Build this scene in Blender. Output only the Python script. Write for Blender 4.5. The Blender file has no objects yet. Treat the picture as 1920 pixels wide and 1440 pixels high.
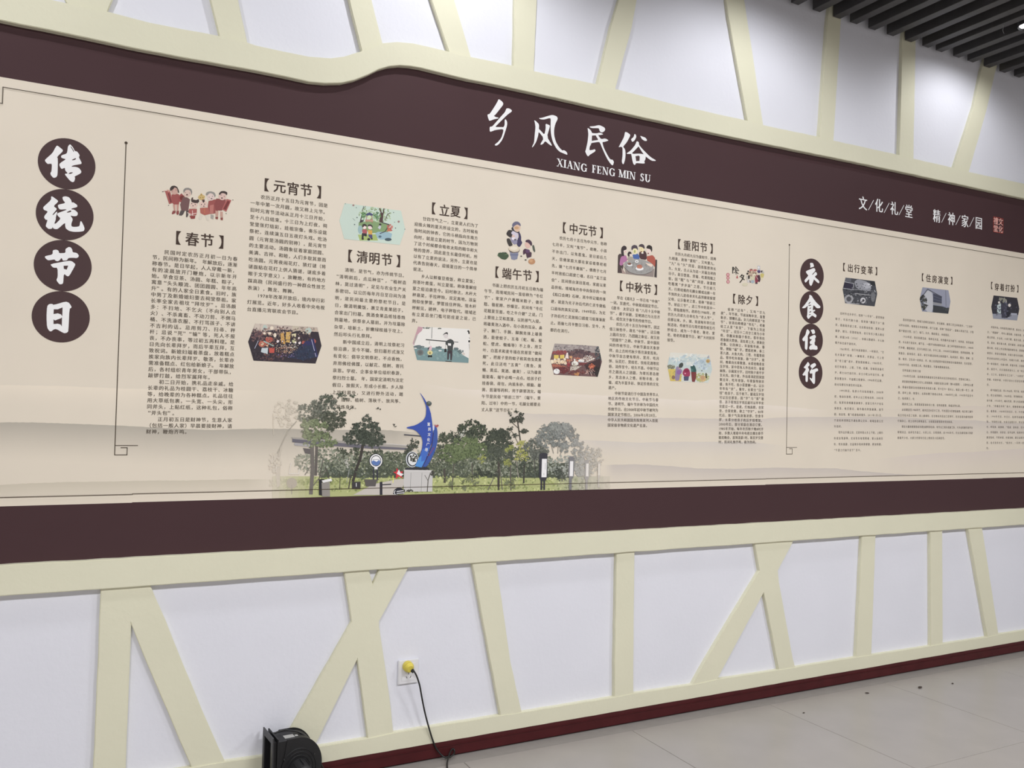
# Village culture hall wall: printed mural panel inside a cream plaster frame
import bpy, bmesh, math, random
import numpy as np
from mathutils import Vector, Matrix
from mathutils.geometry import tessellate_polygon

S = bpy.context.scene
COL = S.collection
# ------------------------------------------------------------------ camera
D, HC, F = 3.15, 1.385, 1596.24
YAW, PIT, ROL = 0.48126155, 0.02805583, 0.02369467
_cy, _sy, _cp, _sp = math.cos(YAW), math.sin(YAW), math.cos(PIT), math.sin(PIT)
_f = Vector((_sy*_cp, _cy*_cp, _sp)); _r = Vector((_cy, -_sy, 0)); _u = _r.cross(_f)
_cr, _sr = math.cos(ROL), math.sin(ROL)
CR, CU, CF = _cr*_r + _sr*_u, -_sr*_r + _cr*_u, _f
CAMP = Vector((0, -D, HC))
cam = bpy.data.objects.new('camera', bpy.data.cameras.new('camera')); COL.objects.link(cam)
M = Matrix.Identity(4)
for i in range(3):
    M[i][0], M[i][1], M[i][2], M[i][3] = CR[i], CU[i], -CF[i], CAMP[i]
cam.matrix_world = M
cam.data.sensor_width = 36; cam.data.lens = 36*F/1920; cam.data.clip_start = .05
S.camera = cam
# ------------------------------------------------------------------ light and exposure
S.view_settings.view_transform = 'Standard'; S.view_settings.look = 'None'
S.view_settings.exposure = 0.0; S.view_settings.gamma = 1; S.view_settings.use_curve_mapping = False
w = bpy.data.worlds.new('world'); S.world = w; w.use_nodes = True
w.node_tree.nodes['Background'].inputs[0].default_value = (.9, .93, 1, 1)
w.node_tree.nodes['Background'].inputs[1].default_value = .15

def lamp(name, kind, loc, rot, power, color=(1, 1, 1), **k):
    l = bpy.data.lights.new(name, kind); l.energy = power; l.color = color
    for a, b in k.items(): setattr(l, a, b)
    o = bpy.data.objects.new(name, l); COL.objects.link(o); o.location = loc; o.rotation_euler = rot
    return o
# added soft fill for the room: unseen area lights below slat level
for n, (x, y, p) in enumerate([(-1.0, -3.6, 108), (2.2, -3.6, 110), (5.2, -3.6, 112)]):
    lamp('fill_light', 'AREA', (x, y, 3.42), (0, 0, 0), p, (.99, .98, 1.0), shape='RECTANGLE', size=1.2, size_y=.6)
# wall washing downlights, near the wall
DOWN = [(-.45, -.80, 36), (1.30, -.66, 39), (2.85, -.72, 30), (4.42, -.47, 16)]

def lin(c): c /= 255; return c/12.92 if c <= .04045 else ((c+.055)/1.055)**2.4
E0 = .80
def alb(c, e=E0):
    if isinstance(c, str): c = [int(c[i:i+2], 16) for i in (0, 2, 4)]
    return tuple(min(.92, lin(v)/e) for v in c)

def W(px, py, y=0.0):            # point of the wall plane (at depth y) seen at a pixel of the 1920x1440 photograph
    d = CR*((px-960)/F) + CU*(-(py-720)/F) + CF
    return CAMP + d*((y+D)/d.y)
def FL(px, py, z=0.0):
    d = CR*((px-960)/F) + CU*(-(py-720)/F) + CF
    return CAMP + d*((z-HC)/d.z)

# ------------------------------------------------------------------ materials
def mat(name, color, rough=.6, noise=0, nscale=8, bump=0, bscale=60, metal=0, spec=.5, emis=0):
    m = bpy.data.materials.new(name); m.use_nodes = True; nt = m.node_tree; b = nt.nodes['Principled BSDF']
    b.inputs['Base Color'].default_value = (*color, 1); b.inputs['Roughness'].default_value = rough
    b.inputs['Metallic'].default_value = metal; b.inputs['Specular IOR Level'].default_value = spec
    tc = nt.nodes.new('ShaderNodeTexCoord')
    if noise:
        n = nt.nodes.new('ShaderNodeTexNoise'); n.inputs['Scale'].default_value = nscale; n.inputs['Detail'].default_value = 5
        nt.links.new(tc.outputs['Object'], n.inputs['Vector'])
        mr = nt.nodes.new('ShaderNodeMapRange'); mr.inputs[1].default_value = .3; mr.inputs[2].default_value = .7
        mr.inputs[3].default_value = 1-noise; mr.inputs[4].default_value = 1+noise
        nt.links.new(n.outputs['Fac'], mr.inputs[0])
        mx = nt.nodes.new('ShaderNodeVectorMath'); mx.operation = 'SCALE'; mx.inputs[0].default_value = color
        nt.links.new(mr.outputs[0], mx.inputs['Scale']); nt.links.new(mx.outputs[0], b.inputs['Base Color'])
    if bump:
        n = nt.nodes.new('ShaderNodeTexNoise'); n.inputs['Scale'].default_value = bscale; n.inputs['Detail'].default_value = 6
        nt.links.new(tc.outputs['Object'], n.inputs['Vector'])
        bp = nt.nodes.new('ShaderNodeBump'); bp.inputs['Strength'].default_value = bump; bp.inputs['Distance'].default_value = .004
        nt.links.new(n.outputs['Fac'], bp.inputs['Height']); nt.links.new(bp.outputs[0], b.inputs['Normal'])
    if emis:
        b.inputs['Emission Color'].default_value = (1, 1, 1, 1); b.inputs['Emission Strength'].default_value = emis
    return m
m_white = mat('white_plaster', (.775, .785, .845), .85, .015, 3, .2, 55)
m_cream = mat('cream_paint', (.745, .73, .56), .75, .02, 3, .18, 45)
m_base = mat('red_brown_skirting', (.072, .011, .013), .4, .12, 14, .1, 30, spec=.3)
m_slat = mat('charcoal_slat', (.055, .053, .055), .55, .1, 20)
m_slab = mat('black_slab', (.012, .012, .012), .9, .1, 4)
m_tile = mat('grey_beige_tile', (.36, .335, .31), .30, .05, 5, .02, 90)
m_grout = mat('tile_joint', (.27, .25, .23), .8, .05, 20)
m_back = mat('room_wall_paint', (.75, .74, .74), .85, .02, 3)
m_black = mat('black_plastic', (.009, .009, .010), .5, .15, 30, .15, 120)
m_blackm = mat('dark_metal', (.032, .032, .034), .42, .1, 20)
m_hole = mat('deep_black', (.004, .004, .004), .7, .05, 20)
m_cable = mat('black_cable', (.012, .012, .012), .45, .05, 40)
m_sock = mat('socket_plastic', (.78, .78, .80), .35, .01, 10)
m_plug = mat('yellow_plug', (.72, .60, .09), .45, .05, 30)
m_lab = mat('grey_sticker', (.42, .42, .40), .5, .12, 60)
m_glow = mat('lamp_glow', (1, 1, 1), .5, .01, 10, emis=22)
m_crumb = mat('dark_crumb', (.06, .045, .035), .8, .2, 200)
m_wire = mat('grey_wire', (.3, .3, .3), .5, .05, 100)
m_ink = bpy.data.materials.new('printed_ink'); m_ink.use_nodes = True
_nt = m_ink.node_tree; _b = _nt.nodes['Principled BSDF']; _b.inputs['Roughness'].default_value = .55; _b.inputs['Specular IOR Level'].default_value = .25
_a = _nt.nodes.new('ShaderNodeVertexColor'); _a.layer_name = 'Col'
_n = _nt.nodes.new('ShaderNodeTexNoise'); _n.inputs['Scale'].default_value = 2.5; _n.inputs['Detail'].default_value = 3
_t = _nt.nodes.new('ShaderNodeTexCoord'); _nt.links.new(_t.outputs['Object'], _n.inputs['Vector'])
_mr = _nt.nodes.new('ShaderNodeMapRange'); _mr.inputs[1].default_value = .3; _mr.inputs[2].default_value = .7; _mr.inputs[3].default_value = .975; _mr.inputs[4].default_value = 1.025
_nt.links.new(_n.outputs['Fac'], _mr.inputs[0])
_v = _nt.nodes.new('ShaderNodeVectorMath'); _v.operation = 'SCALE'
_nt.links.new(_a.outputs['Color'], _v.inputs[0]); _nt.links.new(_mr.outputs[0], _v.inputs['Scale']); _nt.links.new(_v.outputs[0], _b.inputs['Base Color'])

# ------------------------------------------------------------------ object helpers
def tag(o, label=None, cat=None, group=None, kind=None):
    if label: o['label'] = label
    if cat: o['category'] = cat
    if group: o['group'] = group
    if kind: o['kind'] = kind
    return o
def link(name, me, parent=None, m=None):
    o = bpy.data.objects.new(name, me); COL.objects.link(o)
    if parent: o.parent = parent; o.matrix_parent_inverse = Matrix.Identity(4)
    if m: me.materials.append(m)
    return o
def empty(name, loc=(0, 0, 0), rz=0):
    o = bpy.data.objects.new(name, None); COL.objects.link(o); o.location = loc; o.rotation_euler = (0, 0, rz); o.empty_display_size = .05
    return o
def from_bm(name, bm, m, parent=None, smooth=False):
    me = bpy.data.meshes.new(name); bmesh.ops.recalc_face_normals(bm, faces=bm.faces); bm.to_mesh(me); bm.free()
    if smooth:
        for p in me.polygons: p.use_smooth = True
        me.set_sharp_from_angle(angle=math.radians(35))
    return link(name, me, parent, m)
def box(name, lo, hi, m, parent=None, bev=0):
    bm = bmesh.new(); bmesh.ops.create_cube(bm, size=1)
    for v in bm.verts:
        for i in range(3): v.co[i] = (lo[i]+hi[i])/2 + v.co[i]*(hi[i]-lo[i])
    if bev: bmesh.ops.bevel(bm, geom=bm.edges[:], offset=bev, segments=2, affect='EDGES')
    return from_bm(name, bm, m, parent)
def bm_cyl(bm, a, b, r1, r2=None, n=32, caps=True):
    a, b = Vector(a), Vector(b); r2 = r1 if r2 is None else r2; d = b-a
    q = d.to_track_quat('Z', 'Y').to_matrix().to_4x4(); q.translation = (a+b)/2
    bmesh.ops.create_cone(bm, cap_ends=caps, segments=n, radius1=r1, radius2=r2, depth=d.length, matrix=q)
def tube(name, pts, r, m, parent=None, label=None):
    c = bpy.data.curves.new(name, 'CURVE'); c.dimensions = '3D'; c.bevel_depth = r; c.bevel_resolution = 3; c.use_fill_caps = True; c.resolution_u = 8
    s = c.splines.new('NURBS'); s.points.add(len(pts)-1)
    for p, q in zip(s.points, pts): p.co = (*q, 1)
    s.use_endpoint_u = True; s.order_u = 3
    o = bpy.data.objects.new('tmp', c); COL.objects.link(o)
    me = bpy.data.meshes.new_from_object(o.evaluated_get(bpy.context.evaluated_depsgraph_get())); bpy.data.objects.remove(o); bpy.data.curves.remove(c)
    me.name = name; me.materials.clear()
    for p in me.polygons: p.use_smooth = True
    return link(name, me, parent, m)

# ------------------------------------------------------------------ structure
X0, X1, Y0, ZC = -3.6, 9.0, -7.0, 3.62
wl = box('wall_back', (X0, 0, 0), (X1, .12, ZC), m_white); tag(wl, kind='structure')
o = box('wall_left', (X0-.1, Y0, 0), (X0, .12, ZC), m_back); tag(o, kind='structure')
o = box('wall_right', (X1, Y0, 0), (X1+.1, .12, ZC), m_back); tag(o, kind='structure')
o = box('wall_front', (X0, Y0-.1, 0), (X1, Y0, ZC), m_back); tag(o, kind='structure')
ceil = box('ceiling', (X0, Y0, ZC), (X1, .12, ZC+.1), m_slab); tag(ceil, kind='structure')
# ceiling slats, parts of the ceiling
rights = [3.218, 3.369, 3.517, 3.640, 3.780, 3.925, 4.073, 4.216, 4.330, 4.482, 4.610, 4.762, 4.909, 5.051]
k = 3.218
while k > X0+.3: k -= .1435; rights.insert(0, k)
k = 5.051
while k < X1-.2: k += .1435; rights.append(k)
sb = bmesh.new(); bmesh.ops.create_cube(sb, size=1)
for v in sb.verts: v.co = Vector((v.co.x*.052, v.co.y*(-Y0-.05), v.co.z*.10))
bmesh.ops.bevel(sb, geom=sb.edges[:], offset=.0015, segments=1, affect='EDGES')
sme = bpy.data.meshes.new('ceiling_slat'); sb.to_mesh(sme); sb.free(); sme.materials.append(m_slat)
for r_ in rights:
    o = bpy.data.objects.new('ceiling_slat', sme); COL.objects.link(o); o.parent = ceil
    o.location = (r_-.026, Y0/2+.0, HC+2.074+.05)
# floor with tiles
fl = box('floor', (X0, Y0, -.05), (X1, .12, -.004), m_grout); tag(fl, kind='structure')
T = .80; tb = bmesh.new(); bmesh.ops.create_cube(tb, size=1)
for v in tb.verts: v.co = Vector((v.co.x*(T-.0025), v.co.y*(T-.0025), v.co.z*.012))
bmesh.ops.bevel(tb, geom=[e for e in tb.edges if all(v.co.z > 0 for v in e.verts)], offset=.0012, segments=1, affect='EDGES')
tme = bpy.data.meshes.new('tile'); tb.to_mesh(tme); tb.free(); tme.materials.append(m_tile)
random.seed(3)
for i in range(-4, 11):
    for j in range(0, 8):
        x, y = 1.42+i*T-T/2, -.10-j*T-T/2
        if x-T/2 < X0-.5 or x+T/2 > X1+.5: continue
        o = bpy.data.objects.new('tile', tme); COL.objects.link(o); o.parent = fl
        o.location = (x, y, -.006+random.uniform(-.0004, .0)); o.rotation_euler = (random.uniform(-.0004, .0004), random.uniform(-.0004, .0004), 0)
# skirting
ZB = HC-.4200*D
bs = box('baseboard_back', (X0, -.022, 0), (X1, -.0005, ZB), m_base, bev=.003); tag(bs, kind='structure')
o = box('baseboard_lip', (X0, -.0255, ZB-.022), (X1, -.021, ZB-.018), m_base, bs, bev=.0012)

# cream raised bands (plaster timber framing)
_trim = [0]
def jit(P, step=.05, amp=.0009):
    out = []; n = len(P)
    for i in range(n):
        a, b = P[i], P[(i+1) % n]; L = math.hypot(b[0]-a[0], b[1]-a[1]); k = max(1, int(L/step))
        for t in range(k):
            q = t/k; j = amp if t else 0
            out.append((a[0]+(b[0]-a[0])*q+random.uniform(-j, j), a[1]+(b[1]-a[1])*q+random.uniform(-j, j)))
    return out
def band(P, depth, worldpts=False, name=None):
    if not worldpts:
        Q = []
        for p in P:
            v = W(p[0], p[1], -depth); Q.append((v.x, v.z))
    else: Q = P
    Q = jit(Q)
    bm = bmesh.new(); fv = [bm.verts.new((x, -depth, z)) for x, z in Q]; bv = [bm.verts.new((x, .0005, z)) for x, z in Q]
    ff = bm.faces.new(fv); bm.faces.new(bv[::-1]); n = len(Q)
    for i in range(n): bm.faces.new((fv[i], bv[i], bv[(i+1) % n], fv[(i+1) % n]))
    bmesh.ops.recalc_face_normals(bm, faces=bm.faces)
    fr = [e for e in bm.edges if all(abs(v.co.y+depth) < 1e-6 for v in e.verts)]
    bmesh.ops.bevel(bm, geom=fr, offset=.0022, segments=2, affect='EDGES', clamp_overlap=True)
    bmesh.ops.triangulate(bm, faces=[f for f in bm.faces if len(f.verts) > 4])
    _trim[0] += 1
    o = from_bm('trim_%d' % _trim[0], bm, m_cream); tag(o, kind='structure'); return o
DP = .030
# upper rail (follows the swell of the panel top)
low = [(0,37.5),(120,62),(240,88),(360,111),(480,132.5),(530,142.5),(580,153.5),(610,156.2),(640,155.5),(665,150),(690,140),(710,130),(730,124.3),(750,122.5),(770,124),(790,127.5),(830,137.5),(880,149.5),(960,165.5),(1080,192),(1200,219),(1320,245.5),(1440,271),(1560,295),(1680,320),(1800,346),(1920,372)]
upp = [(0,-22),(127,6),(200,21),(280,42),(410,67),(462,79),(480,85),(530,96),(580,106),(620,109),(645,106),(677,96),(715,81),(745,78.5),(775,81),(840,96),(880,106),(960,122.5),(1000,133),(1120,158),(1152,166),(1280,199),(1401,226),(1430,234),(1534,256),(1561,263),(1684,290),(1712,297),(1785,314),(1815,322),(1920,344)]
def w2(p, y): v = W(p[0], p[1], y); return (v.x, v.z)
lo_w = [w2(p, -DP) for p in low]; up_w = [w2(p, -DP) for p in upp]
lo_w = [(X0+.02, lo_w[0][1])] + lo_w + [(X1-.02, lo_w[-1][1])]
up_w = [(X0+.02, up_w[0][1])] + up_w + [(X1-.02, up_w[-1][1])]
rail_top = band(lo_w + up_w[::-1], DP, True)
LOWEDGE = lo_w
ZR1, ZR2 = HC-.2015*(D-DP), HC-.1702*(D-DP)+.002
band([(X0+.02, ZR1), (X1-.02, ZR1), (X1-.02, HC-.1705*(D-DP)), (X0+.02, HC-.1705*(D-DP))], DP, True)
# bottom rail
zt = HC-.4025*(D-DP)
brt = [(422,1428),(480,1420),(587,1401),(691,1384),(737,1374),(939,1341),(980,1335),(1152,1307),(1187,1300),(1295,1284),(1342,1274),(1440,1259),(1491,1251),(1606,1232),(1634,1228),(1745,1211),(1767,1207),(1852,1194),(1872,1189),(1920,1182)]
bw = [w2(p, -.0205) for p in brt]; bw = [(X0+.02, bw[0][1])] + bw + [(X1-.02, bw[-1][1])]
band([(X0+.02, ZB-.004), (X1-.02, ZB-.004)] + bw[::-1], .0215, True)
d2 = .0195
TOPZ = [-60]
def up_band(P): return band(P, d2-.0004*_trim[0] % .002)
up_band([(107,-30),(127,8),(200,25),(214,-8),(218,-30)])
up_band([(387,-30),(412,70),(440,80),(464,82),(440,-30)])
up_band([(647,-30),(655,0),(680,102),(718,84),(697,0),(690,-30)])
up_band([(800,-30),(809,0),(843,102),(884,110),(852,0),(844,-30)])
up_band([(967,-30),(965,0),(963,126),(1001,137),(1007,0),(1008,-30)])
up_band([(1168,-30),(1160,0),(1145,50),(1119,162),(1153,170),(1185,50),(1194,0),(1203,-30)])
up_band([(1362,-30),(1362,0),(1366,32),(1402,230),(1432,238),(1396,0),(1395,-30)])
up_band([(1557,-4),(1551,42),(1536,260),(1563,266),(1577,38),(1580,-4)])
up_band([(1695,50),(1692,78),(1686,293),(1713,300),(1717,83),(1719,50)])
up_band([(1853,90),(1840,132),(1826,200),(1788,317),(1816,325),(1850,207),(1865,140),(1880,90)])
def dn_band(P): return band(P, d2-.0004*_trim[0] % .002)
dn_band([(189,1102),(279,1090),(291,1120),(310,1162),(345,1250),(390,1357),(432,1452),(370,1466),(280,1255),(246,1171),(234,1470),(173,1490)])
dn_band([(645,1070),(691,1062),(692,1070),(699,1095),(711,1069),(714,1060),(768,1058),(766,1064),(711,1165),(711,1175),(730,1305),(738,1378),(690,1388),(670,1237),(587,1405),(518,1416),(546,1365),(659,1166)])
dn_band([(884,1048),(929,1044),(931,1056),(957,1240),(979,1339),(939,1345),(919,1240),(886,1060)])
dn_band([(1156,1029),(1191,1027),(1190,1040),(1188,1240),(1188,1303),(1152,1310),(1152,1240),(1156,1040)])
dn_band([(1414,1011),(1489,1006),(1486,1019),(1459,1070),(1461,1092),(1487,1235),(1492,1254),(1461,1260),(1440,1152),(1432,1112),(1343,1278),(1296,1287),(1322,1240),(1424,1070)])
dn_band([(1617,998),(1643,996),(1642,1005),(1634,1232),(1605,1236),(1616,1007)])
dn_band([(1743,989),(1768,987),(1767,996),(1768,1210),(1745,1215),(1744,998)])
dn_band([(1813,984),(1840,982),(1842,992),(1873,1192),(1852,1197),(1817,1000)])

# ------------------------------------------------------------------ print system
PY = -.004
class Ink:
    def __init__(s, layer=1): s.v = []; s.f = []; s.c = []; s.y = PY-layer*.00005; s.fade = None
    def step(s): s.y -= .0000026
    def addw(s, pts, cols, tris):
        b = len(s.v); s.v += [(x, s.y, z) for x, z in pts]; s.c += cols; s.f += [(a+b, c+b, d+b) for a, c, d in tris]
    def poly(s, P, col, world=False):
        if not world: P = [w2(p, s.y) for p in P]
        if isinstance(col, (str, tuple)): cols = [alb(col)]*len(P)
        else: cols = [alb(c) for c in col]
        if s.fade and not world: pass
        if len(P) == 3: t = [(0, 1, 2)]
        elif len(P) == 4 and False: t = [(0, 1, 2), (0, 2, 3)]
        else: t = tessellate_polygon([[Vector((x, z, 0)) for x, z in P]])
        s.addw(P, cols, t); s.step()
    def ell(s, cx, cy, rx, ry, col, n=18, rot=0, a0=0, a1=360):
        c, q = math.cos(rot), math.sin(rot); P = []
        full = a1-a0 >= 360
        for i in range(n if full else n+1):
            t = math.radians(a0+(a1-a0)*i/n); x, y = rx*math.cos(t), ry*math.sin(t); P.append((cx+x*c-y*q, cy+x*q+y*c))
        s.poly(P, col)
    def line(s, P, wd, col, world=False):
        if not world: P = [w2(p, s.y) for p in P]
        cc = alb(col)
        for a, b in zip(P, P[1:]):
            dx, dz = b[0]-a[0], b[1]-a[1]; L = math.hypot(dx, dz) or 1; nx, nz = -dz/L*wd/2, dx/L*wd/2; ex, ez = dx/L*wd/2, dz/L*wd/2
            s.addw([(a[0]+nx-ex, a[1]+nz-ez), (a[0]-nx-ex, a[1]-nz-ez), (b[0]-nx+ex, b[1]-nz+ez), (b[0]+nx+ex, b[1]+nz+ez)], [cc]*4, [(0, 1, 2), (0, 2, 3)])
        s.step()
    def build(s, name, parent=None, label=None):
        me = bpy.data.meshes.new(name); me.from_pydata(s.v, [], s.f)
        ca = me.color_attributes.new('Col', 'FLOAT_COLOR', 'POINT')
        a = np.ones((len(s.v), 4), 'f'); a[:, :3] = np.array(s.c); ca.data.foreach_set('color', a.ravel())
        # face towards the room
        me.update(); bm = bmesh.new(); bm.from_mesh(me)
        fl_ = [f for f in bm.faces if f.normal.y > 0]
        bmesh.ops.reverse_faces(bm, faces=fl_); bm.to_mesh(me); bm.free()
        o = link(name, me, parent, m_ink)
        if label: o['label'] = label
        return o
mppx = lambda px, py: (W(px+.5, py)-W(px-.5, py)).length

mural = empty('mural_panel', (0, 0, 0))
tag(mural, 'long cream and maroon printed folk-custom mural panel with columns of Chinese text', 'mural')
# board behind the print: its top follows the rail and tucks under it
low_b = [(x, z+.02) for x, z in LOWEDGE]
bb = bmesh.new(); P = [(X0+.05, ZR2-.004), (X1-.05, ZR2-.004)] + [(min(max(x, X0+.05), X1-.05), z) for x, z in low_b[::-1]]
fv = [bb.verts.new((x, PY, z)) for x, z in P]; bv = [bb.verts.new((x, -.0002, z)) for x, z in P]
bb.faces.new(fv); bb.faces.new(bv[::-1])
for i in range(len(P)): bb.faces.new((fv[i], bv[i], bv[(i+1) % len(P)], fv[(i+1) % len(P)]))
bmesh.ops.triangulate(bb, faces=[f for f in bb.faces if len(f.verts) > 4])
me_board = mat('maroon_print', alb((66, 47, 49)), .6, .03, 2, 0, spec=.15)
from_bm('backing_board', bb, me_board, mural)
MAROON = (80, 60, 60)
CREAM = (208, 199, 183)
ZT, ZBm = HC+.3225*D, HC-.1112*D       # cream field edges
SEAMS = [(X0+.06, 0), (w2((260, 940), PY)[0], .0022), (w2((1440, 910), PY)[0], .0035), (w2((1845, 900), PY)[0], .002)]
ik = Ink(0.5)
def wpt(px, z): # x on wall at pixel column px, height z
    return (W(px, 720).x, z)
xs = [X0+.06, w2((260, 600), PY)[0], w2((760, 600), PY)[0], w2((1130, 600), PY)[0], w2((1440, 600), PY)[0], w2((1845, 600), PY)[0], X1-.06]
offs = [0, .0015, .0015, .001, .0025, .004]
cream_sheets = []
for i in range(6):
    a, b, of = xs[i], xs[i+1], offs[i]
    q = Ink(.5); q.poly([(a, ZBm+of), (b, ZBm+of), (b, ZT), (a, ZT)], CREAM, True)
    q.build('cream_field', mural)
# hairline border
BLACKL = (70, 60, 48)
ik = Ink(12); ik.y = PY-.0035
zt_, zb_ = HC+.3122*D, HC-.1018*D
xl = w2((5, 180), PY)[0]
ik.line([(xl-.5, HC+.2955*D), (xl, HC+.2955*D), (xl, zt_), (X1-.1, zt_)], .0022, BLACKL, True)
ik.line([(X0+.1, zb_-.001), (xs[1], zb_-.001)], .0022, BLACKL, True)
ik.line([(xs[1], zb_+.0008), (xs[4], zb_+.0008)], .0022, BLACKL, True)
ik.line([(xs[4], zb_+.0018), (X1-.1, zb_+.0018)], .0022, BLACKL, True)
ik.build('border_line', mural)
# dividers with a scroll foot
for top, foot, a, b, c, d in (((236.5,268),(214.8,853),(217,835.3),(258,835.3),(238,853),(239,839.5)), ((1479.5,459),(1475,851.3),(1475.3,839),(1494,838.5),(1485.3,851),(1485.3,841.2))):
    q = Ink(12); x = (w2(top, PY)[0]+w2(foot, PY)[0])/2; zt1 = w2(top, PY)[1]; zf = w2(foot, PY)[1]
    q.line([(x, zt1), (x, zf)], .0028, BLACKL, True); k2 = w2(a, PY)[1]; xr = w2(b, PY)[0]
    q.line([(x, k2), (xr, k2)], .0024, BLACKL, True)
    xe = w2(c, PY)[0]; zz = w2(d, PY)[1]
    q.line([(x, zf), (xe, zf), (xe, zz), ((x+xe)/2, zz)], .0026, BLACKL, True)
    n = 14; q.poly([(x+.005*math.cos(t*2*math.pi/n), zt1+.005*math.sin(t*2*math.pi/n)) for t in range(n)], BLACKL, True)
    q.build('divider_line', mural)
# ink-wash hill layers along the foot of the cream field
def mixc(a, b, t): return tuple(a[i]*(1-t)+b[i]*t for i in range(3))
def wash(edge, col, depth, fadeend=None):
    q = Ink(1+wash.n*.35); wash.n += 1
    n = 6; rows = []
    # resample edge
    E_ = []
    for (x0, y0), (x1, y1) in zip(edge, edge[1:]):
        m_ = max(1, int((x1-x0)/6))
        for t in range(m_): E_.append((x0+(x1-x0)*t/m_, y0+(y1-y0)*t/m_+random.uniform(-.35, .35)))
    E_.append(edge[-1]); L = len(E_)
    for j in range(n+1):
        for i, (x, y) in enumerate(E_):
            t = j/n; hor = 1
            if fadeend:
                l, r = fadeend; hor = min(1, (x-edge[0][0])/l if l else 1, (edge[-1][0]-x)/r if r else 1)
            k = (1-t)**1.3*max(0, hor)
            v = w2((x, y+depth*t), q.y); q.v.append((v[0], q.y, max(v[1], zb_+.001))); q.c.append(alb(mixc(CREAM, col, k)))
    for j in range(n):
        for i in range(L-1):
            a = j*L+i; q.f += [(a, a+1, a+L+1), (a, a+L+1, a+L)]
    q.build('wash_hill', mural)
wash.n = 0
wash([(0,722),(120,724),(240,729),(480,732),(520,733)], (216,206,189), 40, (0, 120))
wash([(780,716),(860,730),(1000,735),(1100,740),(1208,746),(1303,751),(1340,749),(1400,756),(1480,763),(1560,770)], (214,205,193), 24, (120, 60))
wash([(1640,768),(1751,763),(1828,761),(1920,766)], (204,194,181), 22, (80, 0))
wash([(0,792),(60,792),(120,794),(200,797),(280,801),(340,804),(390,806),(440,805),(480,804),(540,804),(600,806),(720,806),(800,812)], (168,162,150), 72, (0, 60))
wash([(900,770),(1000,776),(1100,777),(1208,783),(1340,785),(1411,786.5),(1459,783),(1495,782),(1577,781.7),(1686,781.7),(1762,787),(1828,788),(1861,791.6),(1920,794)], (193,185,176), 34, (120, 0))
wash([(1060,822),(1100,825),(1196,830),(1268,828.5),(1411,828.5),(1470,836)], (198,191,182), 36, (60, 60))
wash([(1640,862),(1697,855),(1762,849.5),(1828,847),(1920,841)], (203,193,183), 44, (80, 0))
wash([(0,909),(60,906),(120,904),(200,903),(280,901),(350,901),(440,899),(520,899)], (190,182,165), 40, (0, 60))
wash([(1131,872),(1191,870.5),(1244,873),(1315,878.8),(1387,879),(1459,876.5),(1500,878),(1565,878),(1609,883),(1697,890),(1760,894)], (188,180,172), 40, (20, 60))

# ------------------------------------------------------------------ glyphs
_fc = bpy.data.curves.new('font_probe', 'FONT'); _fo = bpy.data.objects.new('font_probe', _fc); COL.objects.link(_fo); _fc.fill_mode = 'FRONT'
_G = {}
def glyph(ch, off=0.0, res=1):
    k = (ch, off)
    if k not in _G:
        _fc.body = ch; _fc.offset = off; _fc.resolution_u = res
        dg = bpy.context.evaluated_depsgraph_get(); dg.update()
        me = bpy.data.meshes.new_from_object(_fo.evaluated_get(dg)); me.calc_loop_triangles()
        v = np.zeros(len(me.vertices)*3, 'f'); me.vertices.foreach_get('co', v); v = v.reshape(-1, 3)[:, :2]
        t = [tuple(x.vertices) for x in me.loop_triangles]; bpy.data.meshes.remove(me)
        _G[k] = (v, t)
    return _G[k]
def put(q, ch, x, z, sx, sz, col, off=0.0, center=False, rot=0, res=2):
    v, t = glyph(ch, off, res)
    if not len(v): return
    if center: c = (v.min(0)+v.max(0))/2
    else:
        c = np.array((.5, .36))
        if ch in '“”' or ch.isascii():
            b = (v.min(0)+v.max(0))/2; c = np.array((b[0], .36))
            if ch in '“”': v = (v-b)*1.25+b; c = np.array((b[0]-(.12 if ch == '“' else -.18), .30))
    p = (v-c)*(sx, sz)
    if rot: p = p@np.array([[math.cos(rot), math.sin(rot)], [-math.sin(rot), math.cos(rot)]])
    q.y -= .0000035; q.addw([(x+float(a), z+float(b)) for a, b in p], [col]*len(p), t)
INKS = alb((92, 84, 78)); INKT = alb((78, 70, 60)); INKH = alb((60, 46, 38))
wt = lambda c: .56 if c.isdigit() and c.isascii() else .5 if c == ' ' else .8 if c in '“”' else 1
def column(rows, tl, bl, tr, br, n0, r1, rn, name='text_column', em=.0164, label=None, ink=INKT, bold=(-.012, .012)):
    """rows of text; tl/bl: pixel of the left character centre in rows r1/rn; tr/br: (row, pixel) of right end"""
    a, b = w2(tl, PY), w2(bl, PY); xl_ = (a[0]+b[0])/2; pitch = (a[1]-b[1])/(rn-r1); z0 = a[1]+pitch*r1
    xr_ = (w2(tr, PY)[0]+w2(br, PY)[0])/2
    q = Ink(14); st = (xr_-xl_)/(n0-1)
    for i, row in enumerate(rows):
        end = row.endswith('|'); row = row.rstrip('|'); m_ = len(row); z = z0-pitch*i
        m_ = sum(wt(c) for c in row); s_ = st if end or m_ < 4 else (xr_-xl_)/(m_-1)
        if end and (m_-1)*st > (xr_-xl_): s_ = (xr_-xl_)/(m_-1)
        x = xl_
        for ch in row:
            wv = s_*wt(ch)
            if ch not in '　 ':
                k_ = min(1, s_*1.02/em); xx = x+(wv-s_)/2
                y_ = q.y
                for dx in bold: put(q, ch, xx+dx*em, z, em*k_, em, ink)
                q.y = y_
            x += wv
    o = q.build(name, mural); o['kind'] = 'stuff'; return o
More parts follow.
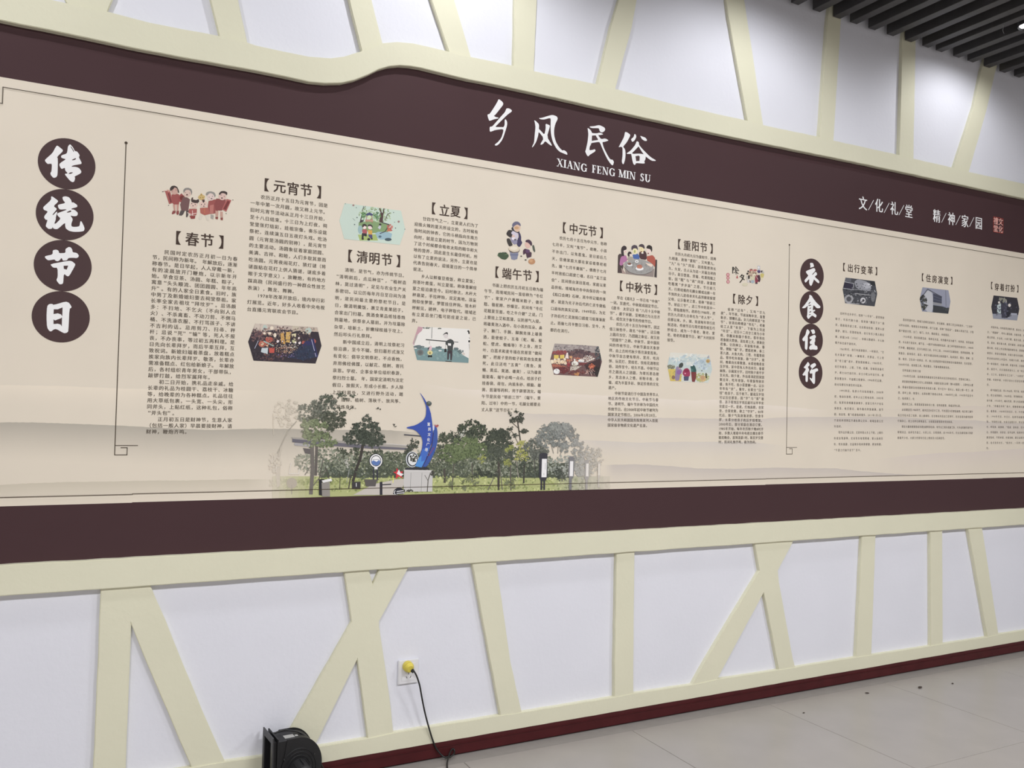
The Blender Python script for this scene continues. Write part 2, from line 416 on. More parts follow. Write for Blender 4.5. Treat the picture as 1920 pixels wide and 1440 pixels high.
C1 = """　　民国时定农历正月初一日为春
节，民间称为新年。_年解放后，逐渐
称春节。是日早起，人人穿戴一新，
有的凌晨放开门鞭炮，以示新年开
始。早食豆茶、汤圆、年糕、粽子，
寓意“头头顺流、团团圆圆、年年高
升”。有的人家全日素食。旧时，族
中男丁及新婚媳妇要去祠堂祭祖。家
长率全家去祖坟“拜坟岁”。忌讳颇
多：不扫地、不乞火（不向别人点
火）、不杀禽畜、不动刀剪、不倒马
桶、不洗涤衣服、不打骂孩子、不讲
不吉利的话。忌用剪刀、扫帚、秤
杆；忌说“死”“输”等，死人不报
丧，不办丧事，等过初五再料理。是
日先向长辈拜岁，而后平辈互拜，互
致祝词。新媳妇端着茶盘，放着糕点
挨家向族内长辈拜岁、敬茶，长辈亦
需准备糕点、红包给新娘子。_年解放
后，各村组织青年男女，干部带队，
敲锣打鼓，给烈军属拜年。|
　　初二日开始，携礼品走亲戚。给
长辈的礼品为桂圆干、荔枝干、冰糖
等，给晚辈的为各种糕点。礼品往往
用大草纸包裹，一头宽、一头尖，形
同斧头，上贴红纸，这种礼包，俗称
“斧头包”。|
　　正月初五日是财神节，生意人家
（包括一般人家）早晨要接财神，请
财神，鞭炮齐鸣。|"""
C2 = """　　农历正月十五日为元宵节，因是
一年中第一次月圆，故又称上元节。
旧时元宵节活动从正月十三日开始，
至十八日结束。十三日为上灯夜，祠
堂里张灯结彩，挂祖宗像，奏乐设筵
祭祀，连续演五日五夜灯头戏。吃汤
圆（元宵是汤圆的别称），是元宵节
的主要活动。汤圆象征着家庭团圆、
美满、吉祥、和睦，人们多取其意而
吃汤圆。元宵夜闹花灯、猜灯谜（将
谜面贴在花灯上供人猜谜，谜底多着
眼于文字意义）。放鞭炮，有的地方
踩高跷（民间盛行的一种群众性技艺
表演），舞龙、舞狮。|
　　1978年改革开放后，境内举行彩
灯展览。近年，好多人收看中央电视
台直播元宵联欢会节目。|"""
C3 = """　　清明，是节气，亦为传统节日。
“清明前后，点瓜种豆”，“植树造
林，莫过清明”，足见与农业生产关
系密切。以公历每年月日至日间为清
明，是民间最主要的祭祀节日。是
日，做清明羹饭，裹艾青麦果团子，
合家出门扫墓。携酒食果品纸钱香烛
到墓地，供祭亲人墓前。并为坟墓除
杂草，培新土，折嫩绿枝插于坟上，
然后叩头行礼祭拜。|
　　新中国成立后，清明上坟祭祀习
俗沿袭，至今不辍。但扫墓形式渐又
有变化：倡导文明祭祀，不点香烛，
弃用佛经佛牒，以献花、植树、寄托
哀思。学校、企事业单位组织春游，
祭扫烈士墓。_年，国家定清明为法定
假日，放假天，形成小长假。乡人除
上坟扫墓外，又进行野外活动，踏
青、插柳、植树、荡秋千、放风筝、
以锻炼身体。|"""
C4 = """　　廿四节气之一，立夏是人们为了
迎接火辣的夏天所设立的，古时候有
指时间的钟表，它的斗柄指向东南方
向时，就是立夏的时节，因为万物到
了这个时候都会吸收太阳的精华和大
地的营养，因此是生长最佳时机，所
以有了立夏的说法，另外，立夏也是
代表告别春天，迎接夏日的一个简单
说法。|
　　乡人以鲜蚕豆煮饭，称立夏饭；
用茶叶煮蛋，叫立夏蛋。称体重解疰
夏之俗沿袭至今。旧时称法，木杆大
秤悬梁，手拉秤钩，双足离地。孩童
则仰坐箩筐，箩筐挂住秤钩。现木杆
秤鲜见，磅秤、电子秤取代。境域还
有立夏忌坐门槛可防疰夏之说，已
弃。|"""
C5 = """　　书面上把农历五月初五日称为端
午节，而境域民间一直俗称为“冬红
节”，家家户户裹糯米粽子，做花
糕、骆驼蹄、炒爆豆。民间有“冬红
花糕夏至面，吃之牛介健”之说。门
上要挂上艾和菖蒲，以防邪气入侵。
将雄黄泡入酒中，在小孩的耳朵、鼻
子、脑门、手腕、脚腕处抹上雄黄
酒，能使蚊子、五毒（蛇、蝎、蜈
蚣、壁虎、蜘蛛等）不上身。用艾
叶、白菖术和麦冬插在房屋里“做闷
烟”，把屋子里的蚊子和其他虫类熏
死。此日还吃“五黄”（黄鱼、黄
鳝、黄瓜、黄酒、雄黄），以为雄黄
能驱毒，端午必喝一点点。给孩子们
挂香袋、荷包，内装朱砂、樟脑、雄
黄、菖蒲等药料，用于辟邪消灾。端
午节是民俗“轿前三节”（端午、重
阳、过年）中的一节，毛脚女婿要去
丈人家“送节日礼”。|"""
C6 = """　　农历七月十五日为中元节，俗称
七月半，又叫“鬼节”。夜晚，小孩
不许出门，以免惹鬼。是日前后几
天，信佛家庭大都在家设斋祭祀祖
先，做“七月半羹饭”。佛教于七月
半时放焰口超度亡魂，名曰“盂兰盆
会”，民间搭台演目莲戏，家庭以果
品供祖。境域海月寺中尚保存的一块
《焰口会碑》石碑，其中所记载的事
迹，就是为无子孙后代的亡灵专做焰
口道场的真实记录。1949年后，为无
子孙后代亡灵放焰口超度习俗渐渐废
止。而做七月半整日习俗，至今，大
都仍在流行。|"""
C7 = """　　早在《周礼》一书已有“中秋”
一词。至唐代，中秋就成固定节日。
《唐书·太宗记》有“八月十五中秋
节”。盛于宋朝，至明清已与元旦齐
名，成仅次于春节的传统节日。|
　　农历八月十五日为中秋节，因正
值三秋恰半，故名“中秋”。这日晚
上圆月当空，乃团圆之象征，故又有
“团圆节”之称。中秋节，是中国民
间的传统节日，中秋节源自天象崇
拜，由上古时代秋夕祭月演变而来。
中秋节自古便有祭月、赏月、吃月
饼、玩花灯、赏桂花、饮桂花酒等民
俗，流传至今，经久不息。中秋节以
月之圆兆人之团圆，为寄托思念故
乡，思念亲人之情，祈盼丰收、幸
福，成为丰富多彩、弥足珍贵的文化
遗产。|
　　中秋节是流行于中国及世界华人
地区的传统文化节日。中秋节与春
节、清明节、端午节并称为中国四大
传统节日。自2008年起中秋节被列为
国家法定节假日。2006年5月20日，
中华人民共和国国务院将其列入首批
国家级非物质文化遗产名录。|"""
C8 = """　　农历九月初九日为重阳节，因两
九相逢，故称“重阳”，又叫重九。
“九”与“久”同音，因而联想到长
久、久安，古人认为这一天最吉祥的
日子。是日登高、赏菊、吃重阳糕之
俗，因“糕”与“高”同音，故重阳
吃糕寓“步步高”之意。节日前几
天，行将结婚的毛脚女婿或出嫁一年
不到的女儿送母亲关礼品到娘家探望
父母，以示敬老之意，俗称“轿前三
节，轿后三节”。这三节中的其中一
节，即指重阳节。政府在1988年，把
农历九月初九日命名为“老人节”。
自那以来，乡、镇、街道每年举行庆
祝活动，传统节日与现代倡导相互巧
妙结合，成为一个尊老、敬老、爱
老、助老的重要节日，被广大村民所
接受。|"""
C9 = """　　俗称“过年”，又叫“廿九
夜”，年节夜。节前采购年货，备置
新衣，馈赠礼品。女儿向娘家送“年
节”，徒弟向师傅送“年礼”，老板
给工人发“年货”，下级为上司送
“年货”。农历十二月廿三夜为小年
夜，供糖米粉圆子祭灶。祭毕将灶
君像朝天焚烧。送灶君上天，换新灶
君像。廿四掸尘，年前贴年画、春
联，倒贴“福”字。摆祖祀神，奉三
茶六酒，大鱼大肉。三牲、年糕等供
品。祭毕吃年夜饭，称“分岁”。席
间，晚辈向长辈敬酒，长辈给晚辈发
压岁钱，家中若有人外出未归，备留
碗筷，示阖家分岁。旧时除夕夜守岁
至天亮。除夕夜，外出者须赶回家团
聚过年，吃年夜饭。年夜饭特别丰
盛，鱼不吃，各小菜要剩一点，以示
年年有“余”。餐毕，长辈分“压岁
钱”给孩子，压于枕下。据说压岁钱
可以压住邪祟，因“岁”与“祟”谐
音，孩子得到压岁钱后就可以平平安
安度过一岁。是夜，灯烛高照，合家
坐，合家欢聚，称之“守岁”。80年
代后，除夕气氛逐渐浓厚。饮食丰
厚，长辈分给孩子的压岁钱增加。
2000年后，部分家庭在酒店订餐。
1985年开始，每年农历除夕晚8时开
始，多数人观看中央电视台播出春节
联欢晚会，直到凌晨1时。新旧岁交替
时，民间礼炮齐鸣，极为热闹。|"""
C10 = """　　旧时外出多步行，戏称“11号车”。富家则坐
轿子，农民代脚力者，鬼哭狼“翻田下乡”挑
货，靠肩挑手提之苦。出远客坐航船，富贵人家
骑驴、骑马。民国初始有，自行车仅少数人购买
乘，民国24年（1935），余姚公路通车，乡人始
乘汽车往返宁波杭州。|
　　1960年代，自行车逐渐增多，一时难求。“文
化大革命”时期，一辆难求，凭票证，行上党
派“老三届”返乡，更加紧俏难以，1980年代，
自行车普及，上班、下地、赶集，皆骑其自备代
步，男士50寸自行车，女士小轮26吋自行车，嫁
娶皆置自车，不逾期之轻便车。1990年代后期，
助动车摩托车渐见时兴起来。|
　　1995年后，私家小汽车陆续增多。2000年
初，电动车渐增，老年人以三轮电动车，2005年
后，私家车渐增量逐渐增多，家家几乎户户有车
渐普及，每至假日，路外路内停放满满。逢节
假，有自驾、乘飞机者陆续增多。2011年1月1日，
宁波杭州湾跨区开通免费公交车，境域始现公交
车进村。|
　　现外出多乘公交，尤其年轻人多上下班，上网约
车或自驾游等，尤对驾车有驾照者，家人陆续买
车、驾车旅游，日益增多陆续更便捷，更加快捷。
“千里之行始于足下”至今。|"""
C11 = """　　直至民国年间，境域乃低矮瓦房者多，坐北朝南，面宽三至五间者居多。“三合院”
以砖木结构，墙基皆石块或砖砌，房门正面，俗称“堂前间”，富裕人家有厅堂。少数
富户建造大院，台门、墙门、天井、厢房俱全，木格窗花。|
　　1950年起，渐有新建瓦房，墙砖瓦木造，有的翻平房为楼下，有的盖，有的盖楼
房，木头房子变成木，楼下瓦，一般多为两间楼的瓦房，盖三间平楼房的者也多。1980年
代中期，翻盖楼房，且多为两层三间，多为二层，1990年代后期渐起，瓷砖贴面墙，渐
渐普及，窗改铝式，盖后，新农村建设陆续以新居整齐，陆续落实，整洁、清晰，且
渐，墙漆、卫生间一应俱全，另，加上自家庭院中栽花草新农村面貌焕新，生态宜居。
2000年代后，造别墅之风，购房置业，宅基地置换普及渐。|
　　旧时造屋之时的习俗|
　　1950年代以前，造房要选择黄道吉日先请风水先生择地选吉日，挖基动工破土。|
　　其房屋造到屋脊时之日为上梁或抛梁，亲朋好友送礼庆贺（馒头或喜糕），上梁时主人要
备，要备好酒席及肉类款待亲邻及匠人客，至今至今一直未止，抛梁上馒一世之，甜
酒，是时上梁、抛馒头，从高处撒下接者众争抢，1980年代上梁，1990年代后至今
已，陆续简之，也|
　　建房完工后，新居落成宴请亲邻之喜，俗称进屋酒，亲戚送贺礼银。|
　　从前建造至1980年代，做木匠泥水匠手工活，不论泥匠木匠都是雇佣，每日供三餐外
每日付给木匠工钱等，加上烟酒钱，在当地有时还由工匠帮忙，其余皆请亲戚邻里帮
忙做杂工，用土坯砖石砌墙盖瓦，全部建造都需要亲邻亲族来。|
　　现在大量房屋建造或改建由建筑承包商，有专业工程队或施工队，大多由机械吊装作业
砌墙浇注，由承包方造之，大梁上石，日常使用，自1990年代，农业及建筑渐兴渐建
新屋不少也，大部分农家均已住上楼房及小区高层宅。|"""
C12 = """　　民国年间，当地居民穿着朴素，着长衫，妇
女，“绑腿裤”，老年人戴毡帽，女着布裙，布
鞋以草鞋，多自织，小孩子戴，着虎头鞋，穿
青，蓝布，棉袄着大襟，富者着绸，皮袍马褂
着长袍，村民上衣对襟内着的棉袄者，夏着短
裤短衫，男穿对襟短褂，女着大襟衣衫短裤，
穿自纺自织的土布蓝布，色调多为黑，颜色
单一单调款式，女着大襟，男着对襟，衣着朴
素，直至今，衣衫渐新样渐兴之，民“阿公
补，公之衣，缝缝补补又三年”，“小的穿”
穿破，有破补破，小孩多穿大小孩穿旧衣裳
后。|
　　新中国成立后，男人中山装，列宁装，始穿
也，男女渐穿棉布，1960年起，渐穿解放装，
涤卡裤，1970年代，棉布凭票，穿土布陆续渐
少也，“的确良布料”渐兴，阔脚裤喇叭裤
起，着西装，1980年代夹克衫，也，牛仔裤
也，1990年代后，夹克衫，陆续羽绒服等
装，“时装时兴起，女装日益增多多，男女皆
也，时装换，着旗袍，“短裙，渐有渐，至今
也，穿着服饰，讲舒适，追求品牌，陆续时代
潮流陆续，不再单调，衣着渐新，都日益增多
渐，各式各样衣衫，“新衣衫，一天换一套
也。|"""
L = lambda s: s.replace('_', '﹍').split('\n')
L = lambda s: s.replace('_', ' ').split('\n')
column(L(C1), (291.2,482.5), (277.7,809.3), (441.8,485.6), (429.8,798.3), 16, 1, 29)
column(L(C2), (473.9,380.5), (467.2,579.7), (610.3,385.6), (605.2,563.5), 16, 1, 16)
column(L(C3), (632.9,531.7), (626.4,735.5), (757.9,530.4), (752,738.4), 16, 2, 17)
column(L(C4), (780.4,420.4), (775.4,601.4), (893.8,424.2), (888.2,599.6), 16, 1, 16)
column(L(C5), (912.2,545.7), (904.9,768), (1016.4,544), (1009,759.7), 16, 1, 19)
column(L(C6), (1039,458.3), (1034,618.7), (1135.8,457.5), (1130.9,613), 16, 1, 13)
column(L(C7), (1148.1,567.3), (1140.5,797.2), (1235,566), (1231,790), 16, 1, 24)
column(L(C8), (1257.5,484.2), (1252.6,637.4), (1341.2,486), (1336.3,634.7), 16, 1, 17)
column(L(C9), (1354.6,587.2), (1348.9,828.8), (1432.8,587.6), (1428,813.4), 16, 1, 30)
column(L(C10), (1568,598), (1565.3,833), (1656,595.3), (1653.5,833), 22, 1, 22, em=.0146, bold=(0,), ink=INKS)
column(L(C11), (1686.7,609.4), (1684.5,821), (1823,610), (1823,812.5), 38, 1, 21, em=.0146, bold=(0,), ink=INKS)
column(L(C12), (1851.7,622.5), (1851.7,840.2), (1919,618.5), (1919,800), 20, 1, 23, em=.0146, bold=(0,), ink=INKS)
# headings
def heading(chars, pts, h, lab=None):
    s_ = h
    for ch, p in zip(chars, pts):
        x, z = w2(p, PY); q = Ink(15)
        for dx, dz in ((-.016, -.008), (.016, -.008), (-.016, .008), (.016, .008)): put(q, ch, x+dx*s_, z+dz*s_, s_*.93, s_*1.0, INKH, 0, True, res=3)
        q.build('heading_bracket' if ch in '【】' else 'heading_character', mural)
HS = .0500
HEADS = [('【春节】', [(334.7,446),(360.5,448.6),(388.6,451),(414.7,453.9)]),
 ('【元宵节】', [(500.2,346.7),(524.5,350.5),(549.4,353.8),(574.2,356.6),(598.1,360.3)]),
 ('【清明节】', [(656.7,480),(679.2,482),(702,485),(725.4,487),(746.7,489.6)]),
 ('【立夏】', [(813.3,390.8),(833.3,394.2),(854.2,397),(873.3,400)]),
 ('【端午节】', [(932,510.3),(950.2,513),(969.5,514.5),(988.8,516.6),(1007,518.6)]),
 ('【中元节】', [(1058.3,427),(1075.4,429.2),(1093.3,431.7),(1110.8,433.8),(1127.5,436.7)]),
 ('【中秋节】', [(1165,536),(1180.9,538),(1197.3,539.6),(1213.6,541.7),(1229.2,543.4)]),
 ('【重阳节】', [(1273.8,457.8),(1288.4,460),(1303.7,462),(1319.3,464),(1333.8,466.2)]),
 ('【除夕】', [(1376.7,560),(1390.6,561.6),(1404.7,562.9),(1419,564.5)]),
 ('【出行变革】', [(1582.6,500.8),(1594.4,502.6),(1606.7,503.9),(1619,506.4),(1631.5,507),(1642.8,508.5)]),
 ('【住房演变】', [(1730,519.9),(1740.8,521.7),(1752,523.3),(1763,524.7),(1773.9,526),(1784,526.4)]),
 ('【穿着打扮】', [(1859.6,535.4),(1868.8,538),(1878.8,538.6),(1889,540),(1898.6,540.7),(1908,541.5)])]
for i, (c_, p_) in enumerate(HEADS): heading(c_, p_, HS if i < 9 else HS*.93)
# band lettering
WHITE = (236, 228, 228)
for ch, p in zip('文/化/礼/堂精/神/家/园', [(1618,381),(1633,384.5),(1648,385.4),(1662.3,389.8),(1676.5,390.7),(1690,394),(1704,396),(1756.2,404.9),(1769.5,408.4),(1783.6,410.2),(1796,412.9),(1809.3,414.6),(1821.7,416.4),(1835,419)]):
    x, z = w2(p, PY); q = Ink(15)
    if ch == '/': q.line([(x-.019, z-.028), (x+.019, z+.028)], .0035, WHITE, True)
    else:
        for dx in (-.0014, .0014): put(q, ch, x+dx, z, .066, .078, alb(WHITE), 0, True, res=3)
    q.build('slogan_stroke' if ch == '/' else 'slogan_character', mural)
# red seal
q = Ink(15); a = w2((1862.5,405), PY); b = w2((1880.5,439), PY); x0, x1_ = a[0], b[0]; z1, z0 = a[1]-.004, b[1]+.004
RED = (150, 62, 55)
q.line([(x0, z0), (x0, z1), (x1_, z1-.002), (x1_, z0), (x0, z0)], .0035, RED, True)
random.seed(5)
for i in range(60):
    x, z = random.uniform(x0, x1_), random.uniform(z0, z1); r_ = random.uniform(.001, .0035)
    q.poly([(x-r_, z), (x, z-r_), (x+r_, z), (x, z+r_)], (130, 55, 50), True)
xm, zm = (x0+x1_)/2, (z0+z1)/2; qx, qz = (x1_-x0)/4, (z1-z0)/4
for ch, sx_, sz_ in (('禮', -1, 1), ('文', 1, 1), ('堂', -1, -1), ('化', 1, -1)):
    put(q, ch, xm+sx_*qx, zm+sz_*qz, qx*1.95, qz*1.95, alb((226, 168, 158)), .012, True, res=2)
q.build('red_seal', mural)
# ------------------------------------------------------------------ traced print shapes
def P_(s): return [tuple(float(v) for v in p.split(',')) for p in s.split()]
def inpoly(x, y, P):
    r = False; j = len(P)-1
    for i in range(len(P)):
        if (P[i][1] > y) != (P[j][1] > y) and x < (P[j][0]-P[i][0])*(y-P[i][1])/(P[j][1]-P[i][1])+P[i][0]: r = not r
        j = i
    return r
def smooth(P, it=1):
    for _ in range(it):
        Q = []
        for a, b in zip(P, P[1:]+P[:1]):
            Q.append((a[0]*.8+b[0]*.2, a[1]*.8+b[1]*.2)); Q.append((a[0]*.2+b[0]*.8, a[1]*.2+b[1]*.8))
        P = Q
    return P
def clip(P, C):
    """Sutherland-Hodgman clip of polygon P by convex polygon C"""
    ar = sum(a[0]*b[1]-b[0]*a[1] for a, b in zip(C, C[1:]+C[:1])); 
    if ar < 0: C = C[::-1]
    out = P
    for a, b in zip(C, C[1:]+C[:1]):
        inp, out = out, []
        if not inp: return []
        side = lambda p: (b[0]-a[0])*(p[1]-a[1])-(b[1]-a[1])*(p[0]-a[0])
        for p, n in zip(inp, inp[1:]+inp[:1]):
            sp, sn = side(p), side(n)
            if sp >= 0: out.append(p)
            if (sp >= 0) != (sn >= 0):
                t = sp/(sp-sn); out.append((p[0]+(n[0]-p[0])*t, p[1]+(n[1]-p[1])*t))
    return out
def draw(q, org, sc, spec, frame=None, tint=None, clump=False):
    """spec lines: 'HEX pts' polygon | 'HEX s pts' smoothed | 'HEX @ cx,cy,rx,ry[,deg]' | 'HEX ~w pts' stroke | 'HEX[,HEX..] * n,seed,size cx,cy,rx,ry' scatter"""
    ox, oy = org; fr = [(ox+x/sc, oy+y/sc) for x, y in frame] if frame else None
    tf = lambda P: [(ox+x/sc, oy+y/sc) for x, y in P]
    def emit(P, c):
        if fr:
            P = clip(P, fr)
            if len(P) < 3: return
        if tint:
            c = tint(c, P)
            if c is None: return
        q.poly(P, c)
    hx = lambda h: tuple(int(h[i:i+2], 16) for i in (0, 2, 4))
    for ln in spec.strip().split('\n'):
        ln = ln.strip()
        if not ln: continue
        h, rest = ln.split(' ', 1); cols = [hx(v) for v in h.split(',')]; c = cols[0]
        if rest[0] == '@':
            for e in rest[1:].split():
                v = [float(t) for t in e.split(',')]; ro = math.radians(v[4]) if len(v) > 4 else 0; co, si = math.cos(ro), math.sin(ro); n = 16 if max(v[2], v[3])/sc > 2 else 8
                emit(tf([(v[0]+v[2]*math.cos(2*math.pi*i/n)*co-v[3]*math.sin(2*math.pi*i/n)*si, v[1]+v[2]*math.cos(2*math.pi*i/n)*si+v[3]*math.sin(2*math.pi*i/n)*co) for i in range(n)]), c)
        elif rest[0] == '~':
            wd, pp = rest[1:].split(' ', 1); wd = float(wd); P = P_(pp)
            for a, b in zip(P, P[1:]):
                dx, dy = b[0]-a[0], b[1]-a[1]; L_ = math.hypot(dx, dy) or 1; nx, ny = -dy/L_*wd/2, dx/L_*wd/2; ex, ey = dx/L_*wd*.3, dy/L_*wd*.3
                emit(tf([(a[0]+nx-ex, a[1]+ny-ey), (b[0]+nx+ex, b[1]+ny+ey), (b[0]-nx+ex, b[1]-ny+ey), (a[0]-nx-ex, a[1]-ny-ey)]), c)
        elif rest[0] == '*':
            yb = q.y
            a, *es = rest[1:].split(); n, seed, size = a.split(','); rr = random.Random(int(seed)); size = float(size)
            for e in es:
                cx, cy, rx, ry = [float(t) for t in e.split(',')]
                clumps = []
                for i in range(int(n)):
                    t = rr.uniform(0, 2*math.pi); k_ = math.sqrt(rr.random()); x, y = cx+rx*k_*math.cos(t), cy+ry*k_*math.sin(t)
                    if clump:
                        if len(clumps) < max(3, int(n)/9): clumps.append((x, y))
                        else:
                            x, y = rr.choice(clumps); x += rr.gauss(0, 2.1); y += rr.gauss(0, 1.7)
                    g = rr.uniform(0, 3.1); s1 = size*rr.uniform(.5, 1.2); s2 = s1*rr.uniform(.35, .8)
                    cg, sg = math.cos(g), math.sin(g)
                    cc = rr.choice(cols); j = rr.uniform(-9, 9); cc = tuple(max(0, min(255, v+j)) for v in cc)
                    q.y = yb-rr.random()*.00003
                    emit(tf([(x+s1*cg, y+s1*sg), (x-s2*sg, y+s2*cg), (x-s1*cg, y-s1*sg), (x+s2*sg, y-s2*cg)]), cc)
            q.y = yb-.000034
        elif rest[0] == 's': emit(tf(smooth(P_(rest[1:]), 1)), c)
        else: emit(tf(P_(rest)), c)

# round title badges
q0 = [(-.02537, .27002*1, .026664), (3.362, .25437, .026515)]
BAD = [((-.008055*D, HC+.27002*D, .026664*D), ((50,240),6.86,[
 "s 385,228 400,228 465,280 465,300 390,372 402,395 398,600 385,630 355,642 335,635 308,600 305,580 320,555 325,460 290,460 270,465 235,425 238,405 330,325 365,260|s 550,212 565,212 600,255 620,298 650,302 680,345 678,365 670,375 705,440 705,460 690,465 600,480 570,497 640,500 680,520 705,560 695,585 612,625 625,640 612,690 590,697 560,682 492,600 495,588 530,585 495,545 492,510 455,527 440,520 420,480 425,455 500,405 500,400 450,385 440,370 450,350 515,330 525,290 530,240#s 560,235 575,240 610,295 608,305 600,305 590,280|s 580,410 630,385 635,395 625,408 590,417|s 535,590 560,570 600,570 575,588 550,592",
 "s 315,880 330,880 400,930 405,950 345,1005 385,1035 385,1050 330,1115 340,1122 385,1075 395,1080 375,1145 375,1180 330,1290 310,1298 280,1298 250,1270 245,1255 270,1180 245,1182 225,1155 228,1130 270,1080 262,1068 225,1055 212,1035 215,1015 315,925|s 465,885 500,878 545,890 575,930 580,960 600,955 650,990 652,1010 640,1020 580,1035 575,1048 610,1048 655,1085 658,1110 645,1132 605,1135 560,1125 595,1170 575,1230 575,1262 600,1272 650,1270 680,1262 690,1200 705,1200 740,1270 745,1300 735,1325 690,1335 610,1337 550,1325 505,1295 495,1260 495,1215 400,1300 365,1300 340,1290 335,1265 360,1225 370,1235 440,1165 400,1130 390,1105 400,1095 520,1050 500,1045 430,1050 410,1030 400,1000 410,985 500,965 470,930 460,900#s 510,1085 560,1060 575,1065 570,1080 530,1090"]),
 ((50,440),6.86,[
 "s 335,200 380,192 410,205 418,240 500,235 498,185 540,157 570,165 588,195 590,225 645,235 672,265 665,290 640,302 600,297 535,300 520,330 465,335 455,305 440,303 430,325 400,343 370,335 360,318 290,330 265,325 232,290 240,275 335,255|s 305,378 540,335 580,340 625,375 622,400 560,510 540,535 520,535 478,500 470,625 450,638 420,638 385,590 385,575 400,545 398,425 345,425 320,405#475,400 535,398 515,450 478,440",
 "s 290,892 330,890 345,905 500,860 545,875 577,925 575,940 550,955 537,1240 520,1260 490,1268 465,1260 380,1212 345,1220 320,1243 295,1243 262,1195 255,1060 262,920#348,960 400,960 462,935 458,1050 440,1025 400,1012 345,1022|345,1090 365,1103 440,1075 455,1062 452,1180 435,1155 400,1145 345,1150"])),
 ((1.0673*D, HC+.25437*D, .026515*D), ((1480,470),10.29,[
 "s 400,235 455,235 475,290 475,310 395,332 410,300 400,265|s 318,395 480,328 503,370 498,395 440,455 450,470 500,410 520,415 537,450 530,470 485,500 575,580 580,615 565,632 540,615 465,545 475,560 432,670 415,680 395,665 380,620 385,540 318,618 300,605 290,570 370,480 350,460 325,425#",
 "s 395,848 440,878 445,900 520,1000 600,1075 598,1095 585,1110 530,1112 475,1055 462,1060 450,1150 495,1135 497,1165 450,1185 525,1240 520,1280 505,1295 440,1245 375,1315 360,1315 335,1270 345,1240 350,1090 360,1060 300,1110 250,1110 245,1100 300,1040 385,915 385,860#365,1025 400,985 410,1000 380,1030|370,1050 415,1045 420,1060 375,1068|385,1115 420,1095 420,1110 395,1125|385,1190 405,1165 425,1175 395,1200|375,1240 400,1220 415,1235 385,1245"]),
 ((1480,600),10.29,[
 "s 340,178 360,180 393,225 390,245 352,315 357,345 350,560 330,580 305,560 298,540 303,395 275,412 260,400 247,365 310,290 325,220|s 410,195 465,178 488,200 497,240 490,262 445,272 435,240|s 388,330 485,280 512,310 510,340 495,352 500,410 485,430 492,490 535,500 546,550 535,577 440,567 410,577 385,560 380,535 400,495 420,485 415,470 392,445 400,410 440,375 400,370 390,350#420,465 435,462 437,480 425,485",
 "s 350,812 365,812 392,850 388,880 355,905 383,955 375,990 360,1005 358,1185 335,1197 312,1185 312,1060 275,1077 250,1055 262,1040 325,945 285,925 275,915 330,850|s 400,875 480,827 505,840 518,870 500,895 430,950 440,960 530,928 555,950 555,985 495,1003 497,1190 485,1235 465,1235 390,1130 392,1105 440,1140 445,1020 410,1040 390,1010 395,990 440,925 415,915"]))]
BADGEC = (68, 50, 50)
for (cx, zt1, r), *grp in BAD:
    i = 0
    for org, sc, chars in grp:
        for ch in chars:
            q = Ink(12); cz = zt1-r*(2*i+1); n = 56
            q.poly([(cx+r*math.cos(2*math.pi*t/n), cz+r*math.sin(2*math.pi*t/n)) for t in range(n)], BADGEC, True)
            b = q.build('title_badge', mural)
            q = Ink(14); light, _, dark = ch.partition('#')
            for s_ in light.split('|'): draw(q, org, sc, 'EAE1DE ' + s_)
            for s_ in dark.split('|'):
                if s_: draw(q, org, sc, '443232 ' + s_)
            q.build('brush_character', b)
            i += 1
